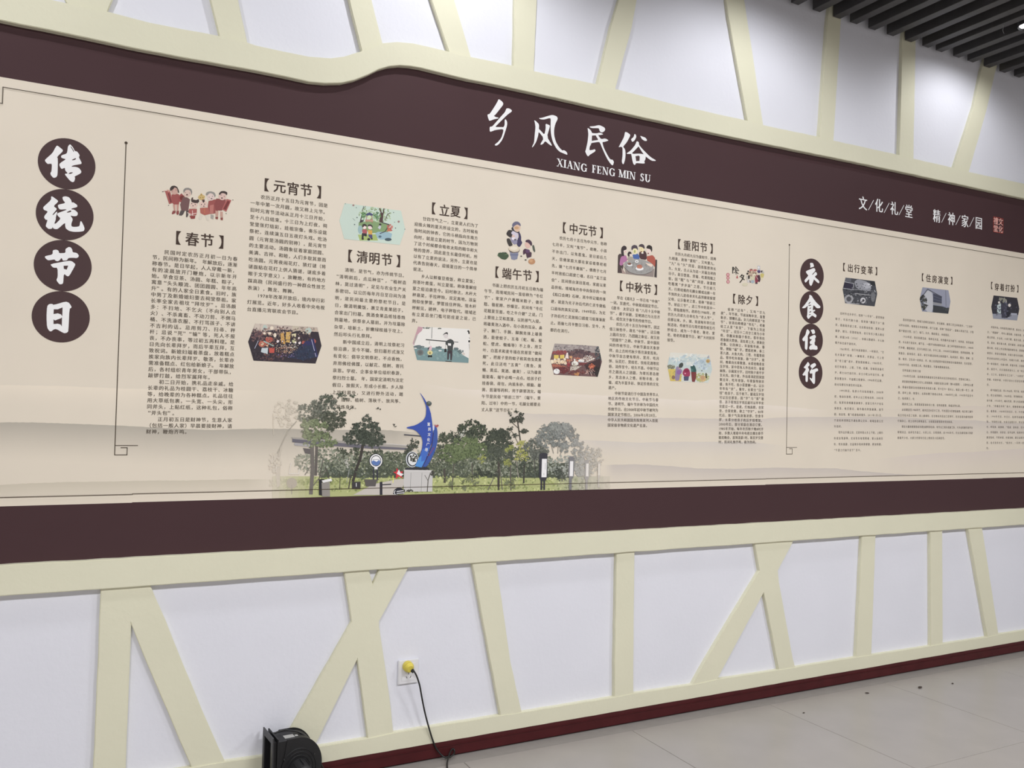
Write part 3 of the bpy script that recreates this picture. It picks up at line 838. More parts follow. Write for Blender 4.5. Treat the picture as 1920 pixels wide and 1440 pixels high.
# main title in brush lettering
TIT = [((890,170),9.6,"s 430,148 490,190 515,225 510,260 470,310 400,400 370,435 345,455 380,475 430,485 425,500 350,515 270,545 255,530 228,440 240,425 270,420 350,300 410,200|s 570,318 620,318 670,350 665,380 590,430 380,640 375,655 500,655 515,660 540,620 540,520 560,515 585,560 585,620 550,740 500,880 440,960 400,988 370,988 360,970 420,925 480,850 515,740 515,690 370,708 290,740 270,730 270,650 310,645 330,630 460,480 550,380#"),
 ((890,170),9.6,"s 1070,530 1100,545 1155,600 1160,640 1155,690 1190,720 1255,795 1280,680 1275,590 1355,625 1350,660 1300,830 1395,985 1375,990 1330,960 1270,905 1230,960 1195,975 1180,965 1245,855 1150,735 1145,800 1110,920 1045,1020 1030,1015 1070,930 1080,800 1095,660 1085,580|s 1155,492 1200,492 1370,440 1420,440 1480,465 1498,505 1450,600 1430,700 1430,800 1460,920 1520,1020 1580,1080 1605,1068 1660,1105 1672,1160 1590,1125 1530,1100 1470,1040 1410,930 1375,800 1365,650 1370,500 1340,495 1250,520 1180,515#"),
 ((1060,210),9.6,"s 425,262 520,255 590,238 625,240 700,275 720,310 700,350 660,370 625,355 610,320 605,295 580,290 470,290|s 400,290 415,292 460,330 480,380 560,385 620,370 680,395 675,405 620,415 590,415 640,490 720,475 785,512 700,540 665,540 690,640 760,780 810,855 850,858 875,895 865,940 850,965 815,935 750,840 680,690 620,545 590,540 465,558 460,590 440,620 430,690 500,680 525,668 545,690 530,715 440,770 415,798 395,790 355,710 370,680 400,540 415,400 405,320#480,425 545,420 590,495 580,505 475,520"),
 ((1060,210),9.6,"s 1075,355 1120,370 1165,405 1168,430 1110,540 1060,600 1040,625 1075,670 1085,750 1075,860 1050,940 1030,935 1015,890 1030,790 1030,640 1000,625 960,635 965,620 1010,540 1060,440|s 1245,390 1270,410 1278,450 1250,510 1210,540 1195,525 1180,490 1230,450|s 1345,428 1380,440 1440,460 1470,500 1465,520 1430,522 1380,490|s 1285,520 1325,545 1325,590 1390,670 1530,810 1632,870 1620,882 1550,878 1430,790 1360,690 1318,615 1290,650 1200,740 1185,755 1115,755 1100,745 1180,690 1260,590|s 1180,735 1230,755 1280,750 1350,750 1430,765 1448,800 1440,860 1420,885 1430,915 1420,930 1270,918 1265,940 1245,955 1225,935 1210,890 1190,780#1262,795 1320,785 1340,800 1335,880 1275,885")]
for org, sc, ch in TIT:
    q = Ink(14); light, _, dark = ch.partition('#')
    for s_ in light.split('|'): draw(q, org, sc, 'F0E8E8 ' + s_)
    for s_ in dark.split('|'):
        if s_: draw(q, org, sc, '473435 ' + s_)
    q.build('title_character', mural)
# serif romanisation, drawn from strokes in a unit box (cap height 1)
T_, t_ = .17, .06
def sf(x, y, w_=.2): return [(x-w_, y), (x+w_, y), (x+w_, y+t_), (x-w_, y+t_)]
def st(x, w_=T_): return [(x-w_/2, 0), (x+w_/2, 0), (x+w_/2, 1), (x-w_/2, 1)]
def dg(x0, y0, x1, y1, w_): return [(x0-w_/2, y0), (x0+w_/2, y0), (x1+w_/2, y1), (x1-w_/2, y1)]
def arc(cx, cy, rx, ry, a0, a1, wa, wb=None, n=16):
    o, i_ = [], []
    for k_ in range(n+1):
        a = math.radians(a0+(a1-a0)*k_/n); th = wa*abs(math.cos(a))+t_*abs(math.sin(a))
        o.append((cx+rx*math.cos(a), cy+ry*math.sin(a))); i_.append((cx+(rx-th)*math.cos(a), cy+(ry-th)*math.sin(a)))
    return o+i_[::-1]
LET = {'X': (.74, [dg(.60,0,.16,1,T_), dg(.12,0,.58,1,t_), sf(.12,0,.11), sf(.60,0,.14), sf(.16,1-t_,.14), sf(.58,1-t_,.11)]),
 'I': (.36, [st(.18), sf(.18,0,.16), sf(.18,1-t_,.16)]),
 'A': (.74, [dg(.12,0,.38,1,t_), dg(.60,0,.36,1,T_), [(.2,.32),(.5,.32),(.5,.32+t_),(.2,.32+t_)], sf(.12,0,.11), sf(.60,0,.14)]),
 'N': (.80, [dg(.16,0,.16,1,t_), dg(.66,0,.66,1,t_), dg(.62,0,.17,1,T_), sf(.16,0,.12), sf(.66,1-t_,.12), sf(.10,1-t_,.12)]),
 'G': (.76, [arc(.42,.5,.36,.52,48,318,T_), [(.58,.08),(.58+T_*.8,.02),(.58+T_*.8,.44),(.58,.44)], sf(.64,.42,.14), [(.62,.72),(.68,.72),(.68,1),(.63,.93)]]),
 'F': (.58, [st(.2), sf(.2,0,.16), [(.06,1-t_),(.52,1-t_),(.52,1),(.06,1)], [(.47,.74),(.53,.74),(.53,1),(.49,.95)], [(.2,.48),(.42,.48),(.42,.48+t_),(.2,.48+t_)], [(.38,.38),(.43,.38),(.43,.64),(.38,.64)]]),
 'E': (.64, [st(.2), [(.06,1-t_),(.54,1-t_),(.54,1),(.06,1)], [(.06,0),(.56,0),(.56,t_),(.06,t_)], [(.49,.76),(.54,.76),(.54,1),(.5,.95)], [(.51,0),(.58,.26),(.53,.26),(.47,.05)], [(.2,.48),(.44,.48),(.44,.48+t_),(.2,.48+t_)], [(.4,.38),(.45,.38),(.45,.64),(.4,.64)]]),
 'M': (.94, [dg(.15,0,.18,1,t_), st(.78), dg(.46,0,.2,1,T_), dg(.46,0,.74,1,t_), sf(.15,0,.12), sf(.78,0,.15), sf(.13,1-t_,.12), sf(.82,1-t_,.12)]),
 'S': (.56, [arc(.28,.75,.20,.27,30,265,T_*.8), arc(.28,.25,.21,.27,-150,92,T_*.8), [(.06,0),(.1,0),(.1,.28),(.06,.28)], [(.43,.74),(.47,.74),(.47,1),(.43,.96)], [(.12,.60),(.42,.38),(.46,.5),(.15,.72)]]),
 'U': (.78, [[(.2-T_/2,.3),(.2+T_/2,.3),(.2+T_/2,1),(.2-T_/2,1)], dg(.64,.3,.64,1,t_), arc(.4,.33,.285,.35,180,360,T_), sf(.2,1-t_,.16), sf(.64,1-t_,.12)])}
for wd, a, b in (('XIANG',(1043.5,311.5),(1100.5,323)), ('FENG',(1109,323.2),(1153,331)), ('MIN',(1159,331.5),(1192,337.5)), ('SU',(1199.5,338.8),(1220,342.2))):
    A, B = w2(a, q.y), w2(b, q.y); tot = sum(LET[c][0] for c in wd); H_ = .0345; x = 0
    for c in wd:
        q = Ink(14)
        for pl in LET[c][1]: q.poly([(A[0]+(x+px_)/tot*(B[0]-A[0]), A[1]+(B[1]-A[1])*(x/tot)+pz_*H_) for px_, pz_ in pl], WHITE, True)
        x += LET[c][0]; q.build('roman_letter', mural)

# ------------------------------------------------------------------ printed pictures
def muted(c, P):
    g = sum(c)/3; return tuple((v*.82+g*.18)*.93+9 for v in c)
def picture(org, sc, frame, spec, label, base=None):
    b = None
    if frame:
        q = Ink(11); fp = [(org[0]+x/sc, org[1]+y/sc) for x, y in P_(frame)]; q.poly(fp, muted(base, None))
        b = q.build('printed_picture', mural, label); q = Ink(12)
        draw(q, org, sc, spec, P_(frame), tint=muted); q.build('picture_detail', b)
    else:
        q = Ink(12); draw(q, org, sc, spec, tint=muted); q.build('printed_picture', mural, label)
picture((295,335),12.387,None,"""
A8504A 175,290 290,270 370,560 275,590
C98A78 215,255 275,265 300,300 250,310
7A3232 240,340 275,330 340,540 300,565
B0605A ~10 120,300 190,285
4A4640 @ 125,303,15,10 262,620,14,9 1755,495,14,9 1598,810,12,10
9C4642 330,370 420,345 500,360 530,450 500,600 380,600 345,560
9A403E 480,420 560,340 640,420 650,520 580,560 480,520
702824 @ 575,450,55,55
C79A8A @ 400,275,90,95
3A2E2A s 290,230 330,170 400,160 460,190 495,260 510,330 480,330 460,230 400,200 370,250 300,290
4A3430 @ 435,262,10,10 350,285,10,8
C08A7A 360,600 420,600 420,740 385,740
C08A7A 445,600 505,600 490,740 450,740
8A3A38 335,810 360,745 430,745 420,800 350,830
8A3A38 440,800 450,745 505,745 500,820 460,850
6E4A48 600,420 700,440 760,480 740,600 720,740 560,760 530,600
4E4442 540,740 640,740 600,830 560,860 500,850
4E4442 670,740 730,740 715,860 690,900 665,890
D2B4A4 @ 700,325,95,105
7E7A74 s 600,270 640,220 720,210 790,240 812,310 790,390 775,300 740,260 660,260 615,340
5A3430 @ 690,375,22,18 655,320,9,8 745,335,9,8
4A3430 800,440 830,430 830,500 870,500 960,520 940,570 830,560 780,500
D9B8A8 @ 845,610,90,80
3E2E2C s 780,540 830,480 900,500 960,470 975,540 930,560 880,570
4A3430 @ 800,580,12,14 880,600,12,14 828,630,14,14
A8504A 740,700 920,700 915,800 900,850 780,850 720,780
E8D2C8 ~12 700,790 790,830 905,800
E8D2C8 ~12 815,740 820,880
8E3430 745,860 885,860 870,930 780,935
C8A860 s 1020,330 1060,380 1110,400 1100,450 1070,500 980,490 940,440 960,400 990,380
9A7838 @ 1020,375,18,16 1060,440,14,14 1000,440,14,14
8A5A50 1040,480 1100,480 1100,550 1040,550
D9B8A8 @ 1070,590,95,80
3E2E2C s 1040,500 1100,495 1095,550 1060,560
4A3430 @ 1025,600,12,14 1100,590,12,14 1080,640,14,14
B0584A 990,680 1180,670 1250,760 1220,820 1100,850 1000,800
C8783C @ 1095,700,12,12 1095,740,12,12 1095,780,12,12
D0C6B4 990,820 1050,860 1020,950 960,940
D0C6B4 1120,860 1200,850 1200,975 1150,970
9A4642 1190,520 1350,480 1420,560 1400,800 1230,820 1170,650
B86A60 1220,620 1310,600 1300,820 1220,800
D6BEB4 @ 1245,410,95,100
8C8880 s 1120,370 1150,310 1240,290 1330,320 1360,390 1335,440 1300,360 1220,330 1150,400
4A3430 @ 1205,430,10,9 1280,410,10,9 1260,465,22,12
8A3E3C 1370,460 1480,470 1590,480 1560,640 1500,740 1360,740 1320,600
D2B0A2 @ 1510,410,90,90
3A2E2A s 1430,340 1480,290 1560,285 1630,320 1615,390 1580,350 1500,330 1440,390
4A3430 @ 1480,380,10,9 1555,410,10,9 1500,450,18,18
AE5650 1610,470 1720,500 1600,770 1500,710
762C2A 1630,510 1690,530 1590,730 1530,700
C0907E 1350,740 1420,760 1410,880 1350,860
C0907E 1460,760 1520,770 1520,900 1460,880
8A4038 1350,880 1415,890 1400,950 1350,930
8A4038 1465,900 1525,905 1520,965 1470,960
9A958C 1240,830 1310,850 1300,945 1240,920""", 'small red family in festive clothes holding scrolls')
picture((455,595),12,"280,140 1680,225 1775,640 1640,1040 245,975 122,550","""
B8A698 250,130 1700,130 1720,330 1300,300 800,270 400,330 230,300
C8B8A8 @ 490,230,90,90 330,200,60,70 860,220,90,60
AFC0B4 @ 500,240,50,70 1480,300,70,70
C0B49C @ 1190,240,80,70
927468,A88A7C,6E5A58 *60,1,38 700,300,520,90
8A7A6A,BCA890 *40,2,34 1400,290,260,90
4E3A42,5E464A,7A5450 *70,3,34 330,430,160,140
C0604A @ 440,600,80,70 540,590,60,55
F0D0A8 @ 440,600,32,30 548,640,18,22
B04C40 @ 600,500,90,60 1370,565,45,40 1605,540,45,50
E4D4BC @ 655,240,40,40 725,400,36,50 610,360,40,30 490,360,30,25
D09A48 850,360 920,340 960,600 870,600
D6A850 980,330 1080,330 1060,570 960,560
D6CC9C 1100,380 1200,360 1200,440 1120,450
C4C08C @ 1160,530,50,55
E8D8D8 @ 1270,470,28,28 1280,570,28,36 790,540,32,32 1080,570,18,18 1190,570,22,22 900,545,18,18
2A2A5A 1480,480 1600,480 1700,900 1600,900 1320,640
26304A 1300,650 1560,620 1640,900 1350,960 1000,900
BCC8CC 430,690 570,680 560,830 410,780
C84A3C 590,690 720,680 710,800 600,800
8FAAA0 ~30 480,540 600,600 690,640
E8C8A8 *90,4,13 980,700,260,100
D8A078,C07850 *60,5,13 980,740,230,90
F0E4D8 *26,6,12 1000,640,260,50
503A3C,6A4440,3E3240 *80,7,34 600,900,360,90
C8CCE8 ~9 1550,500 1650,880
C8CCE8 ~9 350,530 270,700
6A5A8A,8A6A98 *20,8,24 1000,850,200,50
302830 *40,9,40 300,860,120,110
2A2630,3A3038,4A3A40 *90,10,18 1050,640,420,150
8A5A48,C88868,6A4440,3A2C34 *90,14,16 560,560,230,140
20243A,2E3A52,38304A,262A38 *110,15,26 1380,820,260,150
9A7A68,C8A888,705850 *70,16,16 900,420,420,110
3A2C34,54403E *60,17,26 1350,470,280,80""", 'dark hexagonal night photograph of a lantern fair crowd', (48, 40, 48))
picture((625,370),13.714,"290,150 1740,345 1850,820 1710,1225 280,1070 155,600","""
BCCFC0 290,150 700,210 620,1100 280,1070 155,600
9DB486,86A070,A8BE92 *150,1,38 1080,450,420,220
7A9A62 650,640 1000,610 1450,700 1400,900 1000,920 650,800
A0B860 630,960 1100,950 1150,1110 680,1110
8FB0B0 @ 690,830,60,110
8CB0BC s 1060,880 1520,900 1480,1080 1150,1090
3C5058 @ 1410,1085,90,40
4C6878 @ 1200,1010,40,30
4A3430 1200,400 1290,400 1270,660 1180,640
4A3430 ~34 1240,420 1195,290
4A3430 ~30 1280,420 1300,290
4A3830 ~18 1340,580 1390,440 1460,400
4A4038 ~26 690,640 730,480
3E3A34 ~14 740,370 780,230 ~1 1,1 2,2""".replace(' ~1 1,1 2,2', '')+"""
3E3A34 ~12 770,290 830,225
3A3038 s 660,660 720,570 800,600 740,640
3A3038 ~24 1260,650 1430,700
3A3038 ~20 1430,720 1330,880 1200,930
3E4470 820,440 930,385 1050,450 1000,470 860,470
A05848 ~16 850,480 850,640
A05848 ~16 990,470 1000,660
B88870 820,570 1020,570 1020,630 820,620
C8D8A0 @ 925,510,45,50
5A8A4A,6E9C58,3E6C48 *50,2,26 1120,480,100,110 780,450,60,80
B85050,C86A5A *30,3,30 1460,760,70,110
C86848 1360,880 1440,780 1490,870
E8D0C8 @ 800,765,50,50 950,770,60,55
3A302C s 740,700 800,675 860,710 860,760 800,730 750,790
3A3030 s 880,760 890,700 960,690 1015,740 1005,800 970,740 910,740
B04C54 740,830 860,820 870,930 750,920
D8A038 885,840 1000,850 1000,960 900,950
332E30 735,920 860,930 860,1000 820,1000 780,990 775,1080 725,1080
4A4470 900,950 1000,960 1010,1080 960,1060 910,1010
2A2828 @ 910,1080,38,34 755,1070,32,22 990,1065,24,20 835,985,24,22
B8BCC4 1140,780 1200,700 1230,760 1200,830
332E2C @ 1205,700,34,26
98706A @ 515,205,28,24 1680,625,28,28
5A6A68 @ 610,520,18,16 545,700,18,18 590,265,12,14 1600,790,16,16 1550,390,14,14 1575,640,10,12 310,165,12,10 1840,820,12,14
5A6A68 ~8 500,540 555,595""", 'pale green hexagonal drawing of two children in a spring park', (190, 210, 194))
picture((765,600),14.77,"280,180 1700,250 1720,560 1675,1190 250,1110 130,640","""
C0909A 280,180 420,200 380,300 300,370 230,460 190,560 170,720 130,640
A8A098 ~36 250,420 170,640
6E8F90 130,780 250,760 450,760 850,770 1000,800 1240,820 1370,820 1500,960 1680,1060 1675,1190 250,1110
6E8086 s 180,720 240,700 340,690 400,750 300,790 190,800
5A6E6E *60,1,26 300,750,150,40 850,765,80,25 1330,800,60,30 1450,880,80,50
7A9A98 *60,2,50 900,980,600,120
6A6E6C @ 340,900,90,85
5A5E5C @ 340,900,50,45
4A5048,6A7466 *30,3,18 520,215,110,25 880,235,50,10
4A4E4C ~18 665,200 655,500
9A9C98 ~8 660,210 655,520
242624 ~26 500,545 1050,590
242624 ~16 1050,590 1390,615
3A3C3A ~8 598,580 590,660
B8B0B0 ~6 590,660 640,720
D8B0B8 @ 615,790,50,60 635,740,22,22
2A2A2A s 545,790 590,740 600,740 575,820 545,820
D8CC84 @ 610,905,75,65
8A6A2A @ 608,915,24,26
222422 @ 580,1005,32,32 640,1005,32,32
3E4A68 ~8 510,985 560,1000
D0C8C4 @ 1050,435,62,75
262626 s 960,435 1000,370 1070,335 1105,350 1105,420 1080,380 1020,385
D8CCC8 1090,500 1160,500 1150,550 1100,550
3C403E s 1080,570 1170,520 1250,560 1285,650 1250,690 1240,860 1095,860 1090,700 1040,680 1040,600
E8E4E0 1105,640 1190,650 1190,715 1110,705
3A3036 1090,850 1230,850 1230,960 1210,1120 1170,1110 1170,930 1140,930 1130,1100 1085,1100
2A2A2A 1030,1130 1210,1140 1210,1160 1040,1150
262626 1010,800 1060,790 1070,890 1000,890
4A4A4A ~6 1045,680 1035,800
E4E8E8 @ 890,850,50,16
242424 @ 1670,310,26,28 1690,350,22,40 1695,590,26,32
8C8C8C ~16 1690,490 1720,520
A0A0A0 ~14 1690,660 1710,900
D0C4B8 @ 1540,940,40,34
E2E0DA @ 210,785,40,14""", 'hexagonal drawing of a man weighing a child on a pole scale', (225, 222, 214))
picture((920,405),14.4,None,"""
62607A s 575,250 600,190 660,150 740,150 800,200 815,260 800,280 720,220 640,270 600,320
33303A s 560,320 600,290 640,400 720,440 780,410 775,460 700,465 620,420 570,370
D8B296 s 620,280 720,225 805,275 800,350 760,420 700,430 650,390
C89868 @ 700,320,60,40
36302E s 480,375 560,380 600,400 560,480 600,500 580,560 520,580 440,520 420,470
3C3458 s 740,440 790,450 825,560 820,660 860,720 780,850 700,780 720,640 760,560
C8C0D0 560,440 600,400 740,470 730,640 560,480
DAB6A8 @ 615,540,45,30
8A84A0 s 520,570 600,580 720,640 720,740 640,780 560,700
E0D8E0 @ 620,610,55,40
5A5A66 @ 660,640,30,25
3A3430 s 430,610 510,600 560,700 600,790 500,830 440,700
D8C8AC @ 630,880,150,75
5A4438 s 478,850 500,930 620,980 760,960 790,880 780,960 700,1000 540,990 490,930
7A7E96 510,960 600,1000 750,980 720,1160 640,1190 560,1170
5E6486 ~26 530,1050 740,1050
E2D6C0 @ 625,870,100,45
3E5238,56704C,2E4030 *80,1,34 340,1060,140,70
3E5238 s 190,1000 280,980 480,1030 490,1100 400,1190 260,1150
6A8A54 ~10 380,1050 470,1020
462E40 s 935,700 950,650 1030,630 1100,680 1125,760 1100,820 1020,720
DCB0A0 s 920,740 960,700 1060,760 1070,840 1000,880 930,820
4A2C40 s 870,930 920,880 1000,900 1040,960 1110,980 1100,1100 980,1140 950,1000 880,1060
4A3A3A ~16 990,1060 990,1140
4A3A3A ~16 1090,980 1090,1100
4E5648 s 1120,790 1170,780 1210,950 1180,985 1140,920
5A3A60 @ 1000,950,60,50
4A4A42 @ 825,1085,26,18 945,1185,28,20
BC8458 @ 1110,1230,95,78
CC9868 @ 1090,1210,50,40
6A5A3A ~8 1150,1170 1180,1150""", 'drawing of a woman making rice dumplings over a tub beside a child')
picture((1020,635),16,"320,145 1640,225 1740,690 1610,1145 300,1080 190,620","""
A0948E 320,145 1640,225 1700,450 900,350 250,380
8A7E7C,AAA09A,766C6C *90,1,48 900,270,600,90
9A4A48,8A3E40 *60,2,50 480,420,200,60
5A4448,6A5050,48383E *110,3,44 1050,430,360,100
44484C,3A4042,585C5E *60,4,48 1640,480,100,280
E0C050 300,490 440,490 440,610 300,600
E0C050 480,490 610,480 610,600 480,600
E8D4C8 680,420 720,420 740,600 630,580
D89A60 760,520 850,520 850,590 770,590
F0D8B8 @ 240,690,50,60 330,650,45,60 440,650,50,70 550,690,60,50 620,620,40,40 640,740,50,40
E8C89C *40,5,30 480,700,200,70
D87858,C86848 *30,6,26 980,620,110,60 760,650,80,40
F0E4D8 @ 930,750,100,80
F0E8DC @ 920,640,24,40 1120,660,95,45
B0A890 @ 920,800,70,24
F0E4D4 *70,7,18 1330,580,160,80
D8C0B0,B08878 *60,8,18 1300,620,200,70
B06048 240,760 400,770 700,840 560,860 420,850 260,880
6E2E30 280,880 500,850 780,850 780,940 600,1060 400,1000
A03038 @ 740,770,50,80
C4B8A8 790,840 1130,820 850,1010 780,950
F0ECE0 @ 380,980,95,80
7A3434 1050,720 1300,710 1250,800 1060,790
3E2C2E 1200,780 1700,600 1700,900 1600,1100 1380,1100
C86040,E07850,A84030 *60,9,24 1430,830,90,80
F0D0C0,E8A890 *50,10,15 1380,1000,160,110
6A3A38,8A4A44 *70,11,40 1000,1020,300,80
C08048 *14,12,40 980,1050,80,40
2E2826 *50,13,40 1600,980,80,160
E0DCD0 ~18 1240,710 1520,590
C8C8C8 1250,720 1010,700 1080,660
4A3436,6A4442,8A5A50 *80,15,16 1000,820,420,120
E8D0B0,B08060,7A4A40 *70,16,14 650,660,380,90
5A3A3C,9A6058,3A2E30 *60,17,18 560,900,300,110""", 'hexagonal photograph of a mid-autumn market stall with red cloths', (110, 80, 78))
picture((1150,445),16.94,None,"""
4A3A38 150,570 200,520 300,540 320,900 290,1140 135,1130
3E3634 1340,700 1390,720 1380,1280 1300,1260
A48A80 250,960 400,1150 560,1180 280,1150
8E8078 350,960 1300,1000 1280,1260 700,1200 400,1160
B06898 s 230,640 300,580 400,570 440,680 460,760 320,800 300,880 240,900 190,860
9A9894 s 320,880 400,740 640,690 820,690 1050,740 1240,850 1290,960 1200,1090 1000,1170 760,1170 500,1100
8C8A86 *60,1,50 800,950,420,180
5A5450 ~16 330,930 500,1110 760,1185 1000,1180 1220,1090
362A2C s 245,420 260,320 340,255 420,300 425,370 400,400 330,420 330,520 350,590 280,600 250,520
E4D0C4 s 320,420 420,390 425,480 380,510 340,480
C83C44 ~12 370,465 405,455
2E2428 s 450,520 490,450 560,460 585,520 530,560 500,620 460,590
E4D0C0 @ 550,560,40,36
A09888 440,700 470,620 560,610 640,640 600,720 480,740
3E60A8 610,560 650,540 780,520 830,600 830,690 640,680
E8DCA8 @ 690,440,75,105
4A3E48 s 570,380 580,280 660,235 750,260 780,350 775,420 730,350 640,350 600,410
A8B060 @ 680,450,30,50
4A2E30 s 820,470 900,450 1000,420 1060,520 1060,720 860,690 820,600
E6D49C s 815,330 860,300 960,340 980,420 900,520 850,440
4A3C42 s 800,300 830,230 910,205 980,250 1000,330 980,370 920,310 840,290
7A3428 @ 890,460,22,24 890,375,10,8
E8E0D0 @ 925,495,36,26
B4503E s 1060,600 1140,590 1240,560 1320,640 1340,760 1320,960 1260,860 1150,780 1070,740
E4CCC0 s 1050,380 1150,340 1200,380 1210,460 1140,570 1080,540
2E2622 s 1050,320 1080,260 1150,240 1230,290 1240,400 1215,480 1180,380 1060,350
6A2820 @ 1110,510,24,20
E4CCB8 s 1010,800 1100,830 1200,840 1260,870 1220,950 1100,890
F0ECE4 @ 520,880,85,35 835,990,125,65 745,765,55,45
8C8A88 @ 745,770,28,20
8A6A58 @ 510,840,60,40
B86850 s 740,900 820,860 900,880 930,960 870,1000 760,980
C87A5C *20,3,26 830,940,80,40
7A5040 *16,4,24 510,845,50,30
E8D0B0 @ 450,750,22,20""", 'drawing of five family members around a round dinner table')
picture((1240,640),16,"270,330 1440,400 1525,840 1410,1245 270,1190 180,740","""
D6D4C6 180,300 1540,330 1540,520 200,560
B8C8C4 200,500 1540,480 1540,960 200,820
C2CECA,AEC0C4,D2D6CE *90,1,70 800,540,560,150
A0B4C0,B8C8D0 *50,2,60 1250,680,250,160
6A6A50,7A7A5C *50,3,30 300,760,110,70
D4B850 190,830 600,830 600,1200 270,1190
C8B458,B8A850 *60,4,40 420,1000,180,150
A8B070,B8B468,98A868 *80,5,40 1200,1080,240,120
C8A868,D8B070 *30,6,40 1240,1110,90,90
8C7A9C,A080B0 s 430,800 480,740 560,800 640,880 600,960 560,1000 540,1180 400,1180
8A5A9C @ 530,930,70,70
3E4440 s 520,780 530,690 590,640 650,650 660,720 620,790 560,800
C89888 @ 545,810,26,24
A02A50 s 650,890 700,820 780,800 840,850 870,960 850,1060 680,1050 630,960
8A2040 @ 760,880,70,50
F0A8B8 @ 715,965,20,20
4A4A68 670,1050 830,1050 810,1180 680,1180
2E5450 s 870,760 920,710 1000,720 1050,860 1050,920 890,930 890,820
3E7468 900,830 960,830 950,900 900,900
7A3030 890,920 1050,920 1040,1100 1000,1220 920,1210
E8E8E0 @ 920,725,30,22
C8A060 @ 1400,590,60,60
A8884C @ 1390,600,40,30
9A9CA8 1370,480 1430,410 1440,480 1400,520
2A2A20 ~34 1340,960 1350,1100
C0946A @ 1240,1090,60,70
4A4A44 @ 1215,880,20,16
8A6A50 @ 360,1080,50,60""", 'hexagonal painting of three people walking towards a golden field', (200, 206, 196))
picture((1350,480),20.21,None,"""
B85A5C @ 300,710,66,68 303,830,62,64 306,975,64,70
D0989A @ 300,710,46,48 303,830,42,44 306,975,44,50
282420 465,410 530,415 530,470 500,500 530,520 500,560 500,660 465,665
282420 ~26 600,410 560,480 520,510
282420 ~26 600,410 650,480 715,555
282420 ~22 560,490 650,490
282420 ~24 560,545 680,560
282420 ~26 600,500 610,690
282420 ~24 580,600 530,640
282420 ~30 610,600 690,670
B04A4C 655,710 690,850 610,840
242018 ~34 840,700 760,790
242018 ~30 820,750 910,740
242018 ~40 900,750 850,880 760,1000
242018 ~34 810,800 920,900
B8605C @ 1180,540,70,45 1330,540,70,40
6A4A40 @ 1185,505,50,18
C4A890 s 1080,640 1150,560 1380,590 1420,700 1300,800 1100,760
8A6A58,C8A888,E0CCB0,6A5A4C *70,1,32 1220,680,180,110
2E2A26 @ 1070,580,36,30 1040,670,40,40
2A2420 @ 1095,800,34,80 1225,860,32,50
C0B8AC 1000,740 1060,760 1060,900 1000,900
D8D0B0 @ 1300,700,50,40
CCC4A0 1150,780 1320,760 1300,900 1180,920
9AACB4 @ 1240,970,70,60
C8C4C0 @ 1080,950,50,60
5A4A58 ~34 1130,930 1150,1000
8A3040 s 1340,770 1420,700 1500,860 1430,1000 1340,1020 1320,900
4A2A34 s 1420,740 1500,700 1540,880 1500,1000 1440,960
E0D0C8 ~12 1380,780 1440,890
4A3A6A s 1400,540 1540,540 1530,640 1440,650
B0B0B4 1420,370 1510,370 1530,540 1430,540
D8D8D8 @ 1465,440,40,50
342E34 @ 1585,590,34,44
C8B860 s 1520,680 1640,640 1680,700 1620,860 1560,870
B4B0A4 1620,520 1680,640 1640,680 1590,640
D8CCA0 @ 1590,860,30,60
D0C8A8 @ 950,1080,110,60
3A2430 @ 1380,1030,50,28""", 'small drawing of a family reunion beside black brush characters')
picture((1550,480),7.2,"255,290 650,340 682,510 648,680 250,640 216,450","""
5A5C64 250,290 330,300 330,350 240,350
8C8E96,767880 s 370,350 420,310 560,350 610,440 560,480 400,440
A8AAB2 @ 540,400,60,40
34363C,44464C *60,1,30 450,560,200,90
2A2638 240,350 360,370 360,450 225,430
B8BAC0 ~6 245,350 365,370 360,455 225,435
98989C @ 300,580,60,60
4A4A4E @ 300,580,34,34
C0C0C4 @ 490,600,36,40
3E3E42 @ 495,600,16,18
A8A8AA ~8 380,505 590,530
26282A 580,340 650,345 660,400 600,400
B4B4B8 ~8 250,640 440,645
6A6C70 @ 625,550,30,70
D8D8DC ~8 555,380 610,400
888A90 ~8 370,450 600,470
26282C,3A3C42,6A6C74,9A9CA0 *110,2,12 450,500,210,150""", 'hexagonal grey photograph of an old motor vehicle', (62, 64, 70))
picture((1670,490),7.2,"430,350 780,390 808,540 778,708 425,675 392,510","""
8C90A4 400,340 820,380 820,640 400,500
B4B6BC s 440,450 495,385 570,430 572,690 480,680 450,560
4A4C56 ~12 445,450 500,375 575,420 690,480
3E4254 572,430 690,480 690,570 572,550
5A5E70 ~6 580,470 688,510
5A5E70 ~6 580,510 688,540
8A8C90 572,550 690,570 690,600 572,585
33363A 572,590 700,610 790,640 778,708 570,690
2E302E,3E4038 *40,1,24 440,560,50,100
5A5E6A ~6 742,390 748,610
3A3E40 *14,2,16 750,640,40,20""", 'hexagonal photograph of a white two-storey house', (128, 134, 156))
picture((1820,480),3.79,"163,280 330,298 346,375 330,458 160,445 147,360","""
2E2C34 150,280 340,290 345,420 150,400
8A8E9C 150,410 340,420 330,460 155,450
B4C4C4 188,350 215,335 215,410 188,408
3A3A4A 215,340 260,330 262,440 220,440
22222C 262,345 280,340 278,430 250,440
D8D0C8 @ 276,350,10,12 250,325,7,7 202,330,8,9
8C8C7C *12,1,14 230,315,30,14
A0A4B4 285,405 330,408 330,420 285,418
24242C,3A3A48,54566A *50,2,9 245,380,85,60""", 'hexagonal dark photograph of people in old-fashioned clothes', (46, 46, 60))

